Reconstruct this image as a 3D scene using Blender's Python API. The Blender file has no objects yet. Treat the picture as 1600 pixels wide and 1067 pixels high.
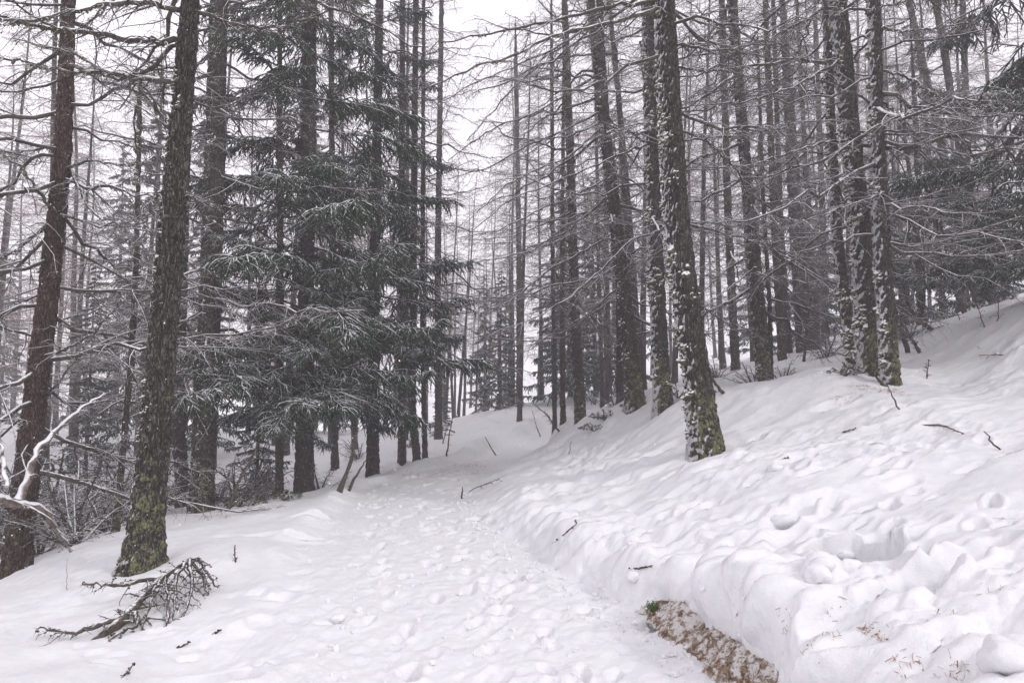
import bpy, math
import numpy as np
from mathutils import Vector, Matrix

S = bpy.context.scene
COL = S.collection
RNG = np.random.default_rng(7)

# ------------------------------------------------------------------ camera, world, sun, exposure
CAM_Z = 1.6
PITCH = math.radians(4.7)
FPX = 1067.0
cam_data = bpy.data.cameras.new('camera')
cam_data.sensor_width = 36.0
cam_data.lens = 24.0
cam_data.clip_start = 0.05
cam_data.clip_end = 1000
cam = bpy.data.objects.new('camera', cam_data)
COL.objects.link(cam)
cam.location = (0, 0, CAM_Z)
cam.rotation_euler = (math.radians(90) + PITCH, 0, 0)
S.camera = cam

SUN_EL, SUN_AZ = math.radians(36), math.radians(-60)
world = bpy.data.worlds.new('World')
S.world = world
world.use_nodes = True
wn = world.node_tree
wn.nodes.clear()
w_out = wn.nodes.new('ShaderNodeOutputWorld')
w_bg = wn.nodes.new('ShaderNodeBackground')
w_sky = wn.nodes.new('ShaderNodeTexSky')
w_sky.sky_type = 'NISHITA'
w_sky.sun_disc = False
w_sky.sun_elevation = SUN_EL
w_sky.sun_rotation = SUN_AZ
w_sky.dust_density = 5
w_mix = wn.nodes.new('ShaderNodeMixRGB')
w_mix.inputs[0].default_value = 0.90                       # closed cloud cover over the clear sky
w_mix.inputs[2].default_value = (10.6, 10.2, 11.0, 1)
wn.links.new(w_sky.outputs[0], w_mix.inputs[1])
wn.links.new(w_mix.outputs[0], w_bg.inputs[0])
w_bg.inputs[1].default_value = 0.112
wn.links.new(w_bg.outputs[0], w_out.inputs[0])

sun_data = bpy.data.lights.new('sun', 'SUN')
sun_data.energy = 1.25
sun_data.angle = math.radians(10)
sun_data.color = (1.0, 0.97, 0.95)
sun = bpy.data.objects.new('sun', sun_data)
COL.objects.link(sun)
sun.rotation_euler = (math.radians(90) - SUN_EL, 0, math.radians(55))   # from behind left

S.view_settings.view_transform = 'Standard'
S.view_settings.look = 'None'
S.view_settings.exposure = 0.15
S.view_settings.gamma = 1
S.cycles.volume_bounces = 2
HAZE_DENSITY = 0.0038

# ------------------------------------------------------------------ pixel rays (1600x1067 frame) -> world points
SP, CP = math.sin(PITCH), math.cos(PITCH)
def at(px, py, Y):
    a = (px - 800.0) / FPX
    s = (533.5 - py) / FPX
    yy = CP - s * SP
    zz = SP + s * CP
    k = Y / yy
    return np.array([a * k, Y, CAM_Z + zz * k])

# ------------------------------------------------------------------ noise
def _h(ix, iy, iz):
    ix = ix.astype(np.int64); iy = iy.astype(np.int64); iz = iz.astype(np.int64)
    n = (ix * 374761393 + iy * 668265263 + iz * 2147483647 * 31 + 1013904223) & 0xFFFFFFFF
    n = ((n ^ (n >> 13)) * 1274126177) & 0xFFFFFFFF
    n = ((n ^ (n >> 16)) * 2246822519) & 0xFFFFFFFF
    return ((n ^ (n >> 15)) & 0xFFFFFF) / float(0xFFFFFF)

def noise(x, y, z=None):
    x = np.asarray(x, float); y = np.asarray(y, float)
    z = np.zeros_like(x) if z is None else np.asarray(z, float) + 0 * x
    xi, yi, zi = np.floor(x), np.floor(y), np.floor(z)
    fx, fy, fz = x - xi, y - yi, z - zi
    fx = fx * fx * (3 - 2 * fx); fy = fy * fy * (3 - 2 * fy); fz = fz * fz * (3 - 2 * fz)
    r = 0
    for dx in (0, 1):
        wx = fx if dx else 1 - fx
        for dy in (0, 1):
            wy = fy if dy else 1 - fy
            for dz in (0, 1):
                wz = fz if dz else 1 - fz
                r = r + wx * wy * wz * _h(xi + dx, yi + dy, zi + dz)
    return r * 2 - 1

def fbm(x, y, z=None, o=4, g=0.5):
    r, a, f = 0, 1.0, 1.0
    for i in range(o):
        r = r + a * noise(x * f + i * 17.3, y * f - i * 9.1, None if z is None else z * f + i * 3.7)
        a *= g; f *= 2.03
    return r

def sstep(a, b, x):
    t = np.clip((x - a) / (b - a), 0, 1)
    return t * t * (3 - 2 * t)

# ------------------------------------------------------------------ mesh from arrays
def mesh_arrays(name, verts, faces, mat, smooth=True, normals=None):
    """faces: list of int arrays (n,3) or (n,4)"""
    me = bpy.data.meshes.new(name)
    faces = [f for f in faces if len(f)]
    nl = sum(f.size for f in faces); nf = sum(len(f) for f in faces)
    me.vertices.add(len(verts)); me.loops.add(nl); me.polygons.add(nf)
    me.vertices.foreach_set('co', np.ascontiguousarray(verts, np.float32).ravel())
    me.loops.foreach_set('vertex_index', np.concatenate([f.ravel() for f in faces]).astype(np.int32))
    tot = np.concatenate([np.full(len(f), f.shape[1]) for f in faces]).astype(np.int32)
    st = np.concatenate([[0], np.cumsum(tot)[:-1]]).astype(np.int32)
    me.polygons.foreach_set('loop_start', st)
    me.polygons.foreach_set('loop_total', tot)
    me.polygons.foreach_set('use_smooth', np.full(nf, smooth))
    me.update(calc_edges=True)
    if mat: me.materials.append(mat)
    return me

class Geo:
    def __init__(s): s.v = []; s.f3 = []; s.f4 = []; s.n = 0
    def add(s, v, f):
        (s.f4 if f.shape[1] == 4 else s.f3).append(f + s.n)
        s.v.append(v); s.n += len(v)
    def addto(s, v, f3=None, f4=None):
        if f3 is not None: s.f3.append(f3 + s.n)
        if f4 is not None: s.f4.append(f4 + s.n)
        s.v.append(v); s.n += len(v)
    def arrays(s):
        return (np.concatenate(s.v), np.concatenate(s.f3) if s.f3 else np.zeros((0, 3), int),
                np.concatenate(s.f4) if s.f4 else np.zeros((0, 4), int))
    def mesh(s, name, mat, smooth=True):
        v, f3, f4 = s.arrays()
        return mesh_arrays(name, v, [f3, f4], mat, smooth)

def norm(v): return v / np.maximum(np.linalg.norm(v, axis=-1, keepdims=True), 1e-9)

def tube_arrays(P, R, s):
    """P (n,k,3), R (n,k) -> verts, quads"""
    n, k, _ = P.shape
    T = norm(np.gradient(P, axis=1))
    D = norm(P[:, -1] - P[:, 0])
    ref = np.where(np.abs(D[:, 2:3]) < 0.8, np.array([[0, 0, 1.0]]), np.array([[1.0, 0, 0]]))[:, None, :]
    A = norm(np.cross(T, np.broadcast_to(ref, T.shape)))
    B = np.cross(T, A)
    th = np.arange(s) * 2 * np.pi / s
    if R.ndim == 2: R = R[:, :, None]
    V = P[:, :, None, :] + R[..., None] * (A[:, :, None, :] * np.cos(th)[None, None, :, None] + B[:, :, None, :] * np.sin(th)[None, None, :, None])
    i = np.arange(n)[:, None, None] * k * s; j = np.arange(k - 1)[None, :, None] * s; m = np.arange(s)[None, None, :]
    m2 = (m + 1) % s
    a = i + j + m; b = i + j + m2; c = i + j + s + m2; d = i + j + s + m
    F = np.stack([a, b, c, d], -1).reshape(-1, 4)
    return V.reshape(-1, 3), F

def kids(P, R, rng, m, t0, t1, len0, len1, ang, droop, k, up=0.0, rfac=0.45, jit=0.15, rmin=0.0022, flat=0.5, hang=0.0):
    """side twigs on every parent path. returns P2 (n*m,k,3), R2"""
    n, K, _ = P.shape
    t = (np.linspace(t0, t1, m)[None, :] + rng.uniform(-.5, .5, (n, m)) * (t1 - t0) / m).clip(0, .985)
    x = t * (K - 1); i0 = np.floor(x).astype(int).clip(0, K - 2); fr = (x - i0)[..., None]
    idx = np.arange(n)[:, None]
    p = P[idx, i0] * (1 - fr) + P[idx, i0 + 1] * fr
    tan = norm(P[idx, i0 + 1] - P[idx, i0])
    r = R[idx, i0] * (1 - fr[..., 0]) + R[idx, i0 + 1] * fr[..., 0]
    side = norm(np.cross(tan, np.array([0, 0, 1.0])) + 1e-4)
    vert = np.cross(side, tan)
    sg = np.where((np.arange(m)[None, :] + rng.integers(0, 2, (n, 1))) % 2 == 0, 1.0, -1.0)
    an = ang + rng.normal(0, .22, (n, m))
    dr = tan * np.cos(an)[..., None] + side * (sg * np.sin(an))[..., None] + vert * (rng.normal(0, flat, (n, m)) + up)[..., None]
    dr = norm(dr + np.array([0, 0, -1.0]) * hang)
    L = (len0 * (1 - t) + len1 * t) * rng.uniform(.5, 1.35, (n, m))
    s = np.linspace(0, 1, k)
    w = rng.normal(0, jit, (n, m, 3)); w2 = rng.normal(0, jit * .5, (n, m, 3))
    Q = p[:, :, None, :] + L[..., None, None] * (dr[:, :, None, :] * s[None, None, :, None]
        + w[:, :, None, :] * (s ** 2)[None, None, :, None] + w2[:, :, None, :] * np.sin(s * 6)[None, None, :, None] * .6)
    Q[..., 2] += -(droop * L)[..., None] * (s ** 2)[None, None, :]
    r0 = np.maximum(r * rfac, rmin)
    R2 = r0[..., None] * (1 - .75 * s)[None, None, :]
    return Q.reshape(n * m, k, 3), np.maximum(R2, rmin * .45).reshape(n * m, k)

# ------------------------------------------------------------------ materials
def new_mat(name):
    m = bpy.data.materials.new(name); m.use_nodes = True
    nt = m.node_tree; nt.nodes.clear()
    out = nt.nodes.new('ShaderNodeOutputMaterial')
    b = nt.nodes.new('ShaderNodeBsdfPrincipled')
    nt.links.new(b.outputs[0], out.inputs[0])
    return m, nt, b

class NB:
    def __init__(s, nt): s.nt = nt
    def n(s, typ, **kw):
        x = s.nt.nodes.new(typ)
        for k, v in kw.items(): setattr(x, k, v)
        return x
    def l(s, a, b): s.nt.links.new(a, b)
    def coord(s, scale=(1, 1, 1), kind='Object'):
        tc = s.n('ShaderNodeTexCoord'); mp = s.n('ShaderNodeMapping')
        mp.inputs['Scale'].default_value = scale
        s.l(tc.outputs[kind], mp.inputs[0]); return mp.outputs[0]
    def noise(s, vec, scale, detail=4, rough=.6):
        x = s.n('ShaderNodeTexNoise'); x.inputs['Scale'].default_value = scale
        x.inputs['Detail'].default_value = detail; x.inputs['Roughness'].default_value = rough
        s.l(vec, x.inputs['Vector']); return x.outputs[0]
    def math(s, op, a, b=None, clamp=False):
        x = s.n('ShaderNodeMath', operation=op); x.use_clamp = clamp
        for i, v in enumerate((a, b)):
            if v is None: continue
            if isinstance(v, (int, float)): x.inputs[i].default_value = v
            else: s.l(v, x.inputs[i])
        return x.outputs[0]
    def ramp(s, v, a, b, c0=0.0, c1=1.0):
        x = s.n('ShaderNodeMapRange'); x.interpolation_type = 'SMOOTHSTEP'
        s.l(v, x.inputs[0])
        x.inputs[1].default_value = a; x.inputs[2].default_value = b
        x.inputs[3].default_value = c0; x.inputs[4].default_value = c1
        return x.outputs[0]
    def mix(s, f, a, b):
        x = s.n('ShaderNodeMixRGB')
        for i, v in enumerate((f, a, b)):
            if isinstance(v, tuple): x.inputs[i].default_value = (*v, 1)
            elif isinstance(v, (int, float)): x.inputs[i].default_value = v
            else: s.l(v, x.inputs[i])
        return x.outputs[0]
    def bump(s, h, strength, dist):
        x = s.n('ShaderNodeBump'); x.inputs['Strength'].default_value = strength
        x.inputs['Distance'].default_value = dist; s.l(h, x.inputs['Height']); return x.outputs[0]
    def nrm(s):
        g = s.n('ShaderNodeNewGeometry'); sp = s.n('ShaderNodeSeparateXYZ'); s.l(g.outputs['Normal'], sp.inputs[0])
        return sp.outputs

SNOW = (0.86, 0.86, 0.875)

def snowy(name, base, snow_lo, snow_hi, wind=0.0, scale=30, noise_amt=.8, extra=None, rough=.85, amount_noise=None):
    """base colour (from a function of NB) with snow lying on upward faces and blown on the windward (-x) side"""
    m, nt, b = new_mat(name); q = NB(nt)
    co = q.coord()
    c = base(q, co)
    n = q.nrm()
    f = q.math('ADD', n[2], q.math('MULTIPLY', n[0], -wind))
    nz = q.math('SUBTRACT', q.noise(co, scale, 4, .65), .5)
    f = q.math('ADD', f, q.math('MULTIPLY', nz, noise_amt))
    f = q.ramp(f, snow_lo, snow_hi)
    col = q.mix(f, c, SNOW)
    q.l(col, b.inputs['Base Color'])
    b.inputs['Roughness'].default_value = rough
    b.inputs['Specular IOR Level'].default_value = .2
    return m, q, b, co, f

def bark_material(name, ca, cb, cc, lichen=0.0, lichen_h=1.5, snow_lo=.55, snow_hi=.9, wind=.55, moss=.0, spots=0.):
    def base(q, co):
        st = q.n('ShaderNodeMapping'); st.inputs['Scale'].default_value = (1, 1, .28); q.l(co, st.inputs[0])
        v = q.n('ShaderNodeTexVoronoi'); v.feature = 'DISTANCE_TO_EDGE'; v.inputs['Scale'].default_value = 34
        wp = q.n('ShaderNodeVectorMath', operation='ADD')
        nn = q.n('ShaderNodeTexNoise'); nn.inputs['Scale'].default_value = 14; nn.inputs['Detail'].default_value = 3
        q.l(st.outputs[0], nn.inputs['Vector'])
        sc = q.n('ShaderNodeVectorMath', operation='SCALE'); sc.inputs['Scale'].default_value = .09
        q.l(nn.outputs['Color'], sc.inputs[0]); q.l(st.outputs[0], wp.inputs[0]); q.l(sc.outputs[0], wp.inputs[1])
        q.l(wp.outputs[0], v.inputs['Vector'])
        q.vor = q.ramp(v.outputs['Distance'], 0.0, .22)
        q.st = st.outputs[0]
        n1 = q.noise(st.outputs[0], 9, 6, .7); n2 = q.noise(st.outputs[0], 70, 4, .7)
        c = q.mix(q.ramp(n1, .35, .7), ca, cb)
        c = q.mix(q.ramp(n2, .5, .75), c, cc)
        c = q.mix(q.math('SUBTRACT', 1.0, q.vor), c, tuple(v * .55 for v in ca))
        if lichen or moss:
            sx = q.n('ShaderNodeSeparateXYZ'); q.l(co, sx.inputs[0])
            low = q.ramp(sx.outputs[2], lichen_h * .25, lichen_h, lichen, moss)
            nl = q.noise(co, 11, 5, .75)
            th = q.math('ADD', nl, q.math('MULTIPLY', low, .13))
            f = q.ramp(th, .625, .70)
            nc = q.noise(co, 60, 3, .7)
            lc = q.mix(q.ramp(nc, .3, .7), (.15, .15, .065), (.37, .37, .20))
            c = q.mix(f, c, lc); q.lf = f
        return c
    m, q, b, co, f = snowy(name, base, snow_lo, snow_hi, wind, 26, 1.1)
    h = q.math('ADD', q.math('MULTIPLY', q.vor, .9), q.math('MULTIPLY', q.noise(q.st, 90, 5, .7), .8))
    q.l(q.bump(h, 1.0, .035), b.inputs['Normal'])
    return m

M = {}
M['bark_grey'] = bark_material('bark_grey', (.085, .07, .06), (.18, .156, .138), (.29, .265, .24), lichen=1.0, lichen_h=1.5, moss=.2, snow_lo=.62, snow_hi=.78, wind=.6)
M['bark_red'] = bark_material('bark_red', (.10, .062, .047), (.20, .132, .104), (.28, .225, .195), lichen=.5, lichen_h=1.5, snow_lo=.9, snow_hi=1.15)
M['bark_mossy'] = bark_material('bark_mossy', (.075, .066, .056), (.15, .134, .118), (.26, .24, .215), lichen=1.1, lichen_h=1.5, moss=.15, snow_lo=.58, snow_hi=.72, wind=.8)
M['bark_far'] = bark_material('bark_far', (.09, .075, .067), (.17, .148, .134), (.25, .225, .21), snow_lo=.8, snow_hi=1.1, wind=.6)

def flat_col(a, b_, sc=8):
    def f(q, co): return q.mix(q.ramp(q.noise(co, sc, 4, .7), .35, .65), a, b_)
    return f
M['twig'] = snowy('twig_bark', flat_col((.035, .028, .022), (.10, .082, .07)), .42, .75, .1, 24, .8)[0]
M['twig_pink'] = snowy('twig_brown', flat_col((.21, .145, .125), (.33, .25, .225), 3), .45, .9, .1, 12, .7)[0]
M['moss'] = snowy('moss_tufts', flat_col((.05, .048, .025), (.14, .13, .065), 18), .18, .4, .25, 12, .9)[0]
M['needles'] = snowy('spruce_needles', flat_col((.022, .035, .022), (.055, .075, .045), 5), .45, .85, .1, 9, 1.1)[0]
M['needles_far'] = snowy('spruce_needles_far', flat_col((.03, .045, .03), (.06, .08, .055), 3), .5, .95, .1, 5, 1.0)[0]
M['leaf'] = snowy('evergreen_leaf', flat_col((.03, .045, .015), (.08, .08, .03), 12), .75, .95, 0, 20, .6, rough=.5)[0]
M['dead_wood'] = snowy('dead_wood', flat_col((.045, .034, .026), (.11, .09, .075), 20), .8, 1.1, .1, 30, .9)[0]

def snow_mat(name, path=False):
    m, nt, b = new_mat(name); q = NB(nt); co = q.coord()
    n1 = q.noise(co, 55, 5, .7); n2 = q.noise(co, 9, 4, .6); n3 = q.noise(co, 260, 2, .6)
    c = q.mix(q.ramp(n2, .3, .7), (.77, .77, .79), (.82, .82, .83))
    # scattered litter fragments: bark crumbs and needles lying in the snow
    sp = q.noise(co, 90, 3, .75); spm = q.noise(co, 1.3, 3, .6)
    f = q.math('MULTIPLY', q.ramp(sp, .70, .73), q.ramp(spm, .48, .62), True)
    c = q.mix(q.math('MULTIPLY', f, .45), c, (.22, .14, .09))
    q.l(c, b.inputs['Base Color'])
    b.inputs['Roughness'].default_value = .7
    b.inputs['Specular IOR Level'].default_value = .25
    h = q.math('ADD', q.math('MULTIPLY', n1, .9), q.math('MULTIPLY', n3, .35))
    h = q.math('ADD', h, q.math('MULTIPLY', n2, 1.4))
    q.l(q.bump(h, .55, .016), b.inputs['Normal'])
    return m
M['snow'] = snow_mat('snow_surface'); M['snow_path'] = snow_mat('trodden_snow', True)
def earth_mat():
    m, nt, b = new_mat('bare_earth_litter'); q = NB(nt); co = q.coord()
    n1 = q.noise(co, 26, 6, .75); n2 = q.noise(co, 60, 5, .7); n3 = q.noise(co, 5, 4, .6)
    c = q.mix(q.ramp(n1, .4, .6), (.07, .045, .03), (.26, .14, .07))
    c = q.mix(q.ramp(q.math('ADD', n2, q.math('MULTIPLY', n3, .5)), .66, .8), c, (.36, .28, .20))
    c = q.mix(q.ramp(q.math('ADD', q.noise(co, 16, 5, .7), q.math('MULTIPLY', n3, .4)), .64, .76), c, (.78, .76, .75))
    q.l(c, b.inputs['Base Color']); b.inputs['Roughness'].default_value = .95
    q.l(q.bump(n2, .9, .03), b.inputs['Normal'])
    return m
M['earth'] = earth_mat()
def plain(name, c, rough=.8):
    m, nt, b = new_mat(name); b.inputs['Base Color'].default_value = (*c, 1); b.inputs['Roughness'].default_value = rough; return m
M['litter'] = plain('orange_needles', (.30, .13, .05))
M['flake'] = plain('snowflake', (.9, .9, .92))

# ------------------------------------------------------------------ object helpers
def root(name, label, loc, group=None, rz=0, cat='tree'):
    o = bpy.data.objects.new(name, None); COL.objects.link(o)
    o.location = tuple(float(v) for v in loc); o.rotation_euler = (0, 0, rz)
    o.empty_display_size = .3
    o['label'] = label; o['category'] = cat
    if group: o['group'] = group
    return o
def part(name, me, parent=None, mat=None, kind=None):
    o = bpy.data.objects.new(name, me); COL.objects.link(o)
    if parent: o.parent = parent
    if kind: o['kind'] = kind
    return o
def single(name, me, label, cat, loc=(0, 0, 0), group=None):
    o = part(name, me); o.location = tuple(float(v) for v in loc)
    o['label'] = label; o['category'] = cat
    if group: o['group'] = group
    return o

# ------------------------------------------------------------------ terrain
TREES = [
 # name, kind, pixel polyline base->top, Y, px width base/top, first branch height, branches, label, options
 dict(n='larch_tree', pts=[(24, 892), (55, 625), (75, 460), (98, 250), (107, 0)], Y=9.0, w=(38, 19), hmin=1.2, nb=64, mat='bark_red', dens=1,
      lab='reddish brown bare larch at the left edge, curving, with many crooked low branches'),
 dict(n='larch_tree', pts=[(222, 876), (240, 700), (261, 450), (298, 0)], Y=6.9, w=(50, 28), hmin=6.2, nb=8, mat='bark_grey', dens=2, flare=.25,
      lab='thick leaning larch with green lichen on its foot, just behind the fallen branch'),
 dict(n='larch_tree', pts=[(317, 803), (332, 450), (346, 0)], Y=12.5, w=(30, 21), hmin=2.5, nb=50, mat='bark_grey', dens=1,
      lab='straight grey larch right behind the thick leaning larch, front one of a close pair'),
 dict(n='larch_tree', pts=[(303, 795), (319, 450), (334, 0)], Y=13.6, w=(17, 12), hmin=3, nb=30, mat='bark_grey', dens=1,
      lab='thinner rear trunk of the close larch pair right of the thick leaning larch'),
 dict(n='larch_tree', pts=[(287, 801), (277, 640), (283, 450), (296, 0)], Y=15, w=(21, 15), hmin=3, nb=40, mat='bark_far',
      lab='bent larch half hidden behind the thick leaning larch'),
 dict(n='dead_larch_tree', pts=[(180, 826), (205, 560), (213, 400), (219, 130)], Y=10, w=(11, 7), hmin=.8, nb=40, mat='bark_mossy', bl=.55, H=7,
      lab='thin dead larch pole hung with lichen, between the reddish larch and the thick leaning larch'),
 dict(n='spruce_tree', kind='spruce', pts=[(475, 777), (479, 400), (485, 0)], Y=13.3, w=(29, 20), hmin=1.9, nb=84, mat='bark_far', bl=1.2,
      lab='large dark spruce with a broad reddish trunk left of the path'),
 dict(n='spruce_tree', kind='spruce', pts=[(436, 785), (438, 500), (437, 150)], Y=13.0, w=(13, 9), hmin=1.5, nb=40, mat='bark_far', bl=.8, H=13,
      lab='slender dark spruce just left of the large broad trunked spruce'),
 dict(n='spruce_tree', kind='spruce', pts=[(582, 747), (586, 400), (593, 0)], Y=16, w=(20, 13), hmin=2.0, nb=78, mat='bark_far', bl=1.1,
      lab='dark spruce at the left edge of the path bend, foliage reaching over the path'),
 dict(n='larch_tree', pts=[(628, 723), (627, 400), (629, 0)], Y=19, w=(13, 9), hmin=3.5, nb=60, mat='bark_far',
      lab='slim straight larch right of the spruce at the path bend'),
 dict(n='larch_tree', pts=[(652, 728), (644, 640), (646, 350), (650, 0)], Y=18, w=(13, 9), hmin=3, nb=60, mat='bark_far',
      lab='larch with a kinked foot beside the sunken slab edge at the path bend'),
 dict(n='larch_tree', pts=[(664, 724), (660, 500), (662, 0)], Y=18.4, w=(9, 6), hmin=2.5, nb=45, mat='bark_far',
      lab='thin larch touching the kinked foot larch on its right at the path bend'),
 dict(n='larch_tree', pts=[(685, 692), (684, 400), (690, 0)], Y=24, w=(12, 8), hmin=3, nb=60, mat='bark_far',
      lab='last larch on the left before the opening where the path climbs away'),
 dict(n='larch_tree', pts=[(523, 735), (520, 400), (517, 0)], Y=20, w=(12, 8), hmin=3, nb=55, mat='bark_far',
      lab='grey larch seen through the gap between the two dark spruces'),
 # right of the path
 dict(n='larch_tree', pts=[(1105, 698), (1076, 500), (1058, 350), (1047, 180), (1038, 0)], Y=9.0, w=(48, 33), hmin=4.5, nb=14, mat='bark_mossy', dens=2, flare=.2,
      lab='thickest right hand larch with moss, snow clumps and bright green lichen on its foot'),
 dict(n='larch_tree', pts=[(1036, 638), (1024, 400), (1017, 200), (1011, 0)], Y=12.6, w=(29, 19), hmin=2.6, nb=36, mat='bark_mossy', dens=1,
      lab='snow flecked larch directly left of the thickest right hand larch'),
 dict(n='larch_tree', pts=[(994, 630), (973, 450), (957, 300), (938, 150), (922, 0)], Y=14, w=(27, 13), hmin=1.8, nb=60, mat='bark_grey', dens=1, sweep=-1, flare=.3,
      lab='leaning larch whose long snowy branches sweep down towards the path'),
 dict(n='larch_tree', pts=[(970, 625), (969, 450), (955, 300), (936, 0)], Y=15, w=(14, 9), hmin=2.4, nb=36, mat='bark_far',
      lab='thin upright larch growing from the foot of the leaning larch'),
 dict(n='larch_tree', pts=[(908, 674), (898, 500), (893, 300), (882, 0)], Y=17.5, w=(19, 10), hmin=2.2, nb=60, mat='bark_grey', sweep=-1,
      lab='dark larch at the right path edge with small evergreen leaves at its foot'),
 dict(n='larch_tree', pts=[(880, 668), (878, 450), (880, 200)], Y=18.5, w=(9, 6), hmin=3, nb=34, mat='bark_red', H=14,
      lab='thin red barked larch just left of the dark larch at the right path edge'),
 dict(n='larch_tree', pts=[(867, 668), (864, 450), (862, 100)], Y=19.5, w=(8, 6), hmin=3, nb=34, mat='bark_far', H=15,
      lab='thin dark larch, left of the two at the right path edge'),
 dict(n='larch_tree', pts=[(812, 637), (811, 400), (806, 100)], Y=32, w=(11, 7), hmin=4, nb=60, mat='bark_far',
      lab='far larch standing behind the snow mound where the path climbs'),
 dict(n='larch_tree', pts=[(942, 646), (936, 450), (930, 100)], Y=21, w=(7, 5), hmin=3, nb=40, mat='bark_far', H=16,
      lab='very thin larch between the dark larch and the leaning larch'),
 dict(n='larch_tree', pts=[(1196, 612), (1178, 400), (1160, 200), (1144, 0)], Y=14, w=(24, 14), hmin=1.6, nb=60, mat='bark_grey', dens=1, sweep=-1,
      lab='straight larch right of the thickest one, with brushwood around its foot'),
 dict(n='larch_tree', pts=[(1205, 600), (1203, 480), (1192, 300), (1186, 120)], Y=14.4, w=(8, 5), hmin=1.6, nb=24, mat='bark_far', H=8,
      lab='crooked thin stem hugging the right side of the brushwood larch'),
 dict(n='larch_tree', pts=[(1223, 570), (1210, 350), (1196, 0)], Y=20, w=(13, 9), hmin=2, nb=50, mat='bark_red',
      lab='reddish larch in the row of three beyond the brushwood larch, leftmost'),
 dict(n='larch_tree', pts=[(1234, 561), (1220, 350), (1208, 0)], Y=22, w=(10, 7), hmin=3, nb=50, mat='bark_far',
      lab='middle larch in the row of three beyond the brushwood larch'),
 dict(n='larch_tree', pts=[(1251, 557), (1238, 350), (1222, 0)], Y=21, w=(12, 9), hmin=3, nb=50, mat='bark_far',
      lab='rightmost larch in the row of three beyond the brushwood larch'),
 dict(n='larch_tree', pts=[(1150, 583), (1138, 350), (1128, 0)], Y=20, w=(14, 10), hmin=2.5, nb=50, mat='bark_far',
      lab='grey larch seen between the thickest larch and the brushwood larch'),
 dict(n='larch_tree', pts=[(1356, 594), (1344, 350), (1326, 180), (1309, 0)], Y=11, w=(33, 28), hmin=2.0, nb=40, mat='bark_mossy', dens=1,
      lab='big mossy larch in the right hand cluster, its foot lichen green behind the front trunk'),
 dict(n='larch_tree', pts=[(1392, 614), (1376, 350), (1370, 180), (1365, 0)], Y=10.4, w=(28, 19), hmin=2.0, nb=40, mat='bark_mossy', dens=1,
      lab='front trunk of the right hand cluster, foot bare, snow plastered higher up'),
 dict(n='larch_tree', pts=[(1336, 585), (1322, 490), (1306, 350), (1298, 180), (1290, 0)], Y=11.5, w=(19, 12), hmin=1.8, nb=34, mat='bark_mossy', dens=1,
      lab='slimmer leftmost trunk of the right hand cluster, bent at the foot'),
 dict(n='larch_tree', pts=[(1530, 485), (1478, 260), (1420, 0)], Y=24, w=(14, 10), hmin=3, nb=50, mat='bark_far',
      lab='leftmost of the three tilted pale larches behind the right hand cluster'),
 dict(n='larch_tree', pts=[(1555, 478), (1500, 230), (1462, 0)], Y=23, w=(14, 10), hmin=3, nb=50, mat='bark_far',
      lab='middle one of the three tilted pale larches behind the right hand cluster'),
 dict(n='larch_tree', pts=[(1500, 492), (1512, 230), (1504, 0)], Y=26, w=(12, 9), hmin=3, nb=50, mat='bark_far',
      lab='most upright of the three pale larches behind the right hand cluster'),
 dict(n='spruce_tree', kind='spruce', pts=[(1640, 465), (1632, 250), (1618, 0)], Y=13.0, w=(22, 15), hmin=.6, nb=66, mat='bark_far', bl=1.6,
      lab='big snow dusted spruce at the right edge'),
 dict(n='spruce_tree', kind='spruce', pts=[(1440, 525), (1436, 300), (1430, 180)], Y=19, w=(14, 8), hmin=.6, nb=50, mat='bark_far', bl=.95, H=9.5,
      lab='smaller dark spruce behind the curved snowy sapling'),
 dict(n='spruce_tree', kind='spruce', pts=[(1290, 545), (1284, 300), (1275, 60)], Y=31, w=(12, 8), hmin=1, nb=50, mat='bark_far', bl=1.2, H=18,
      lab='foggy spruce behind the left side of the right hand cluster'),
]

CTRL = [  # px, py, Y : terrain points off the path
 (440, 870, 6.9), (370, 960, 5.3), (300, 905, 6.1), (200, 1000, 4.7), (120, 900, 6.6), (60, 915, 7.3), (0, 1067, 3.9), (350, 1067, 4.1),
 (400, 800, 9.3), (480, 790, 10.6), (330, 815, 9.5), (180, 850, 8.2), (500, 765, 13), (100, 862, 9.5),
 (0, 740, 22), (150, 730, 24), (300, 728, 24), (450, 712, 26), (560, 700, 25), (0, 690, 40), (300, 680, 40), (560, 672, 38),
 (620, 738, 15), (660, 720, 15.6), (720, 702, 17.8), (762, 688, 21), (712, 672, 30), (730, 655, 42),
 (1180, 905, 4.3), (1060, 872, 5.35), (960, 850, 6.3), (880, 825, 7.4), (800, 786, 9.2), (757, 752, 11.5), (760, 722, 15), (830, 700, 17.5),
 (1300, 850, 4.9), (1150, 800, 6.2), (900, 765, 9.3), (1000, 705, 10.6), (1200, 755, 7.0), (1450, 700, 7.0), (1300, 670, 8.6), (1200, 690, 8.8),
 (1600, 600, 9.2), (1600, 725, 5.6), (1600, 900, 3.5), (1600, 1060, 2.75), (1400, 950, 3.6), (1300, 1040, 3.3), (1450, 560, 13.5), (1500, 620, 10),
 (1600, 487, 20), (1520, 505, 19), (1450, 530, 19), (1330, 550, 20), (1000, 660, 13.0), (930, 680, 13.5), (860, 668, 22),
 (810, 640, 30), (850, 650, 29), (950, 636, 24), (1100, 585, 28), (1000, 608, 32), (1250, 556, 26), (1150, 580, 24),
]
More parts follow.
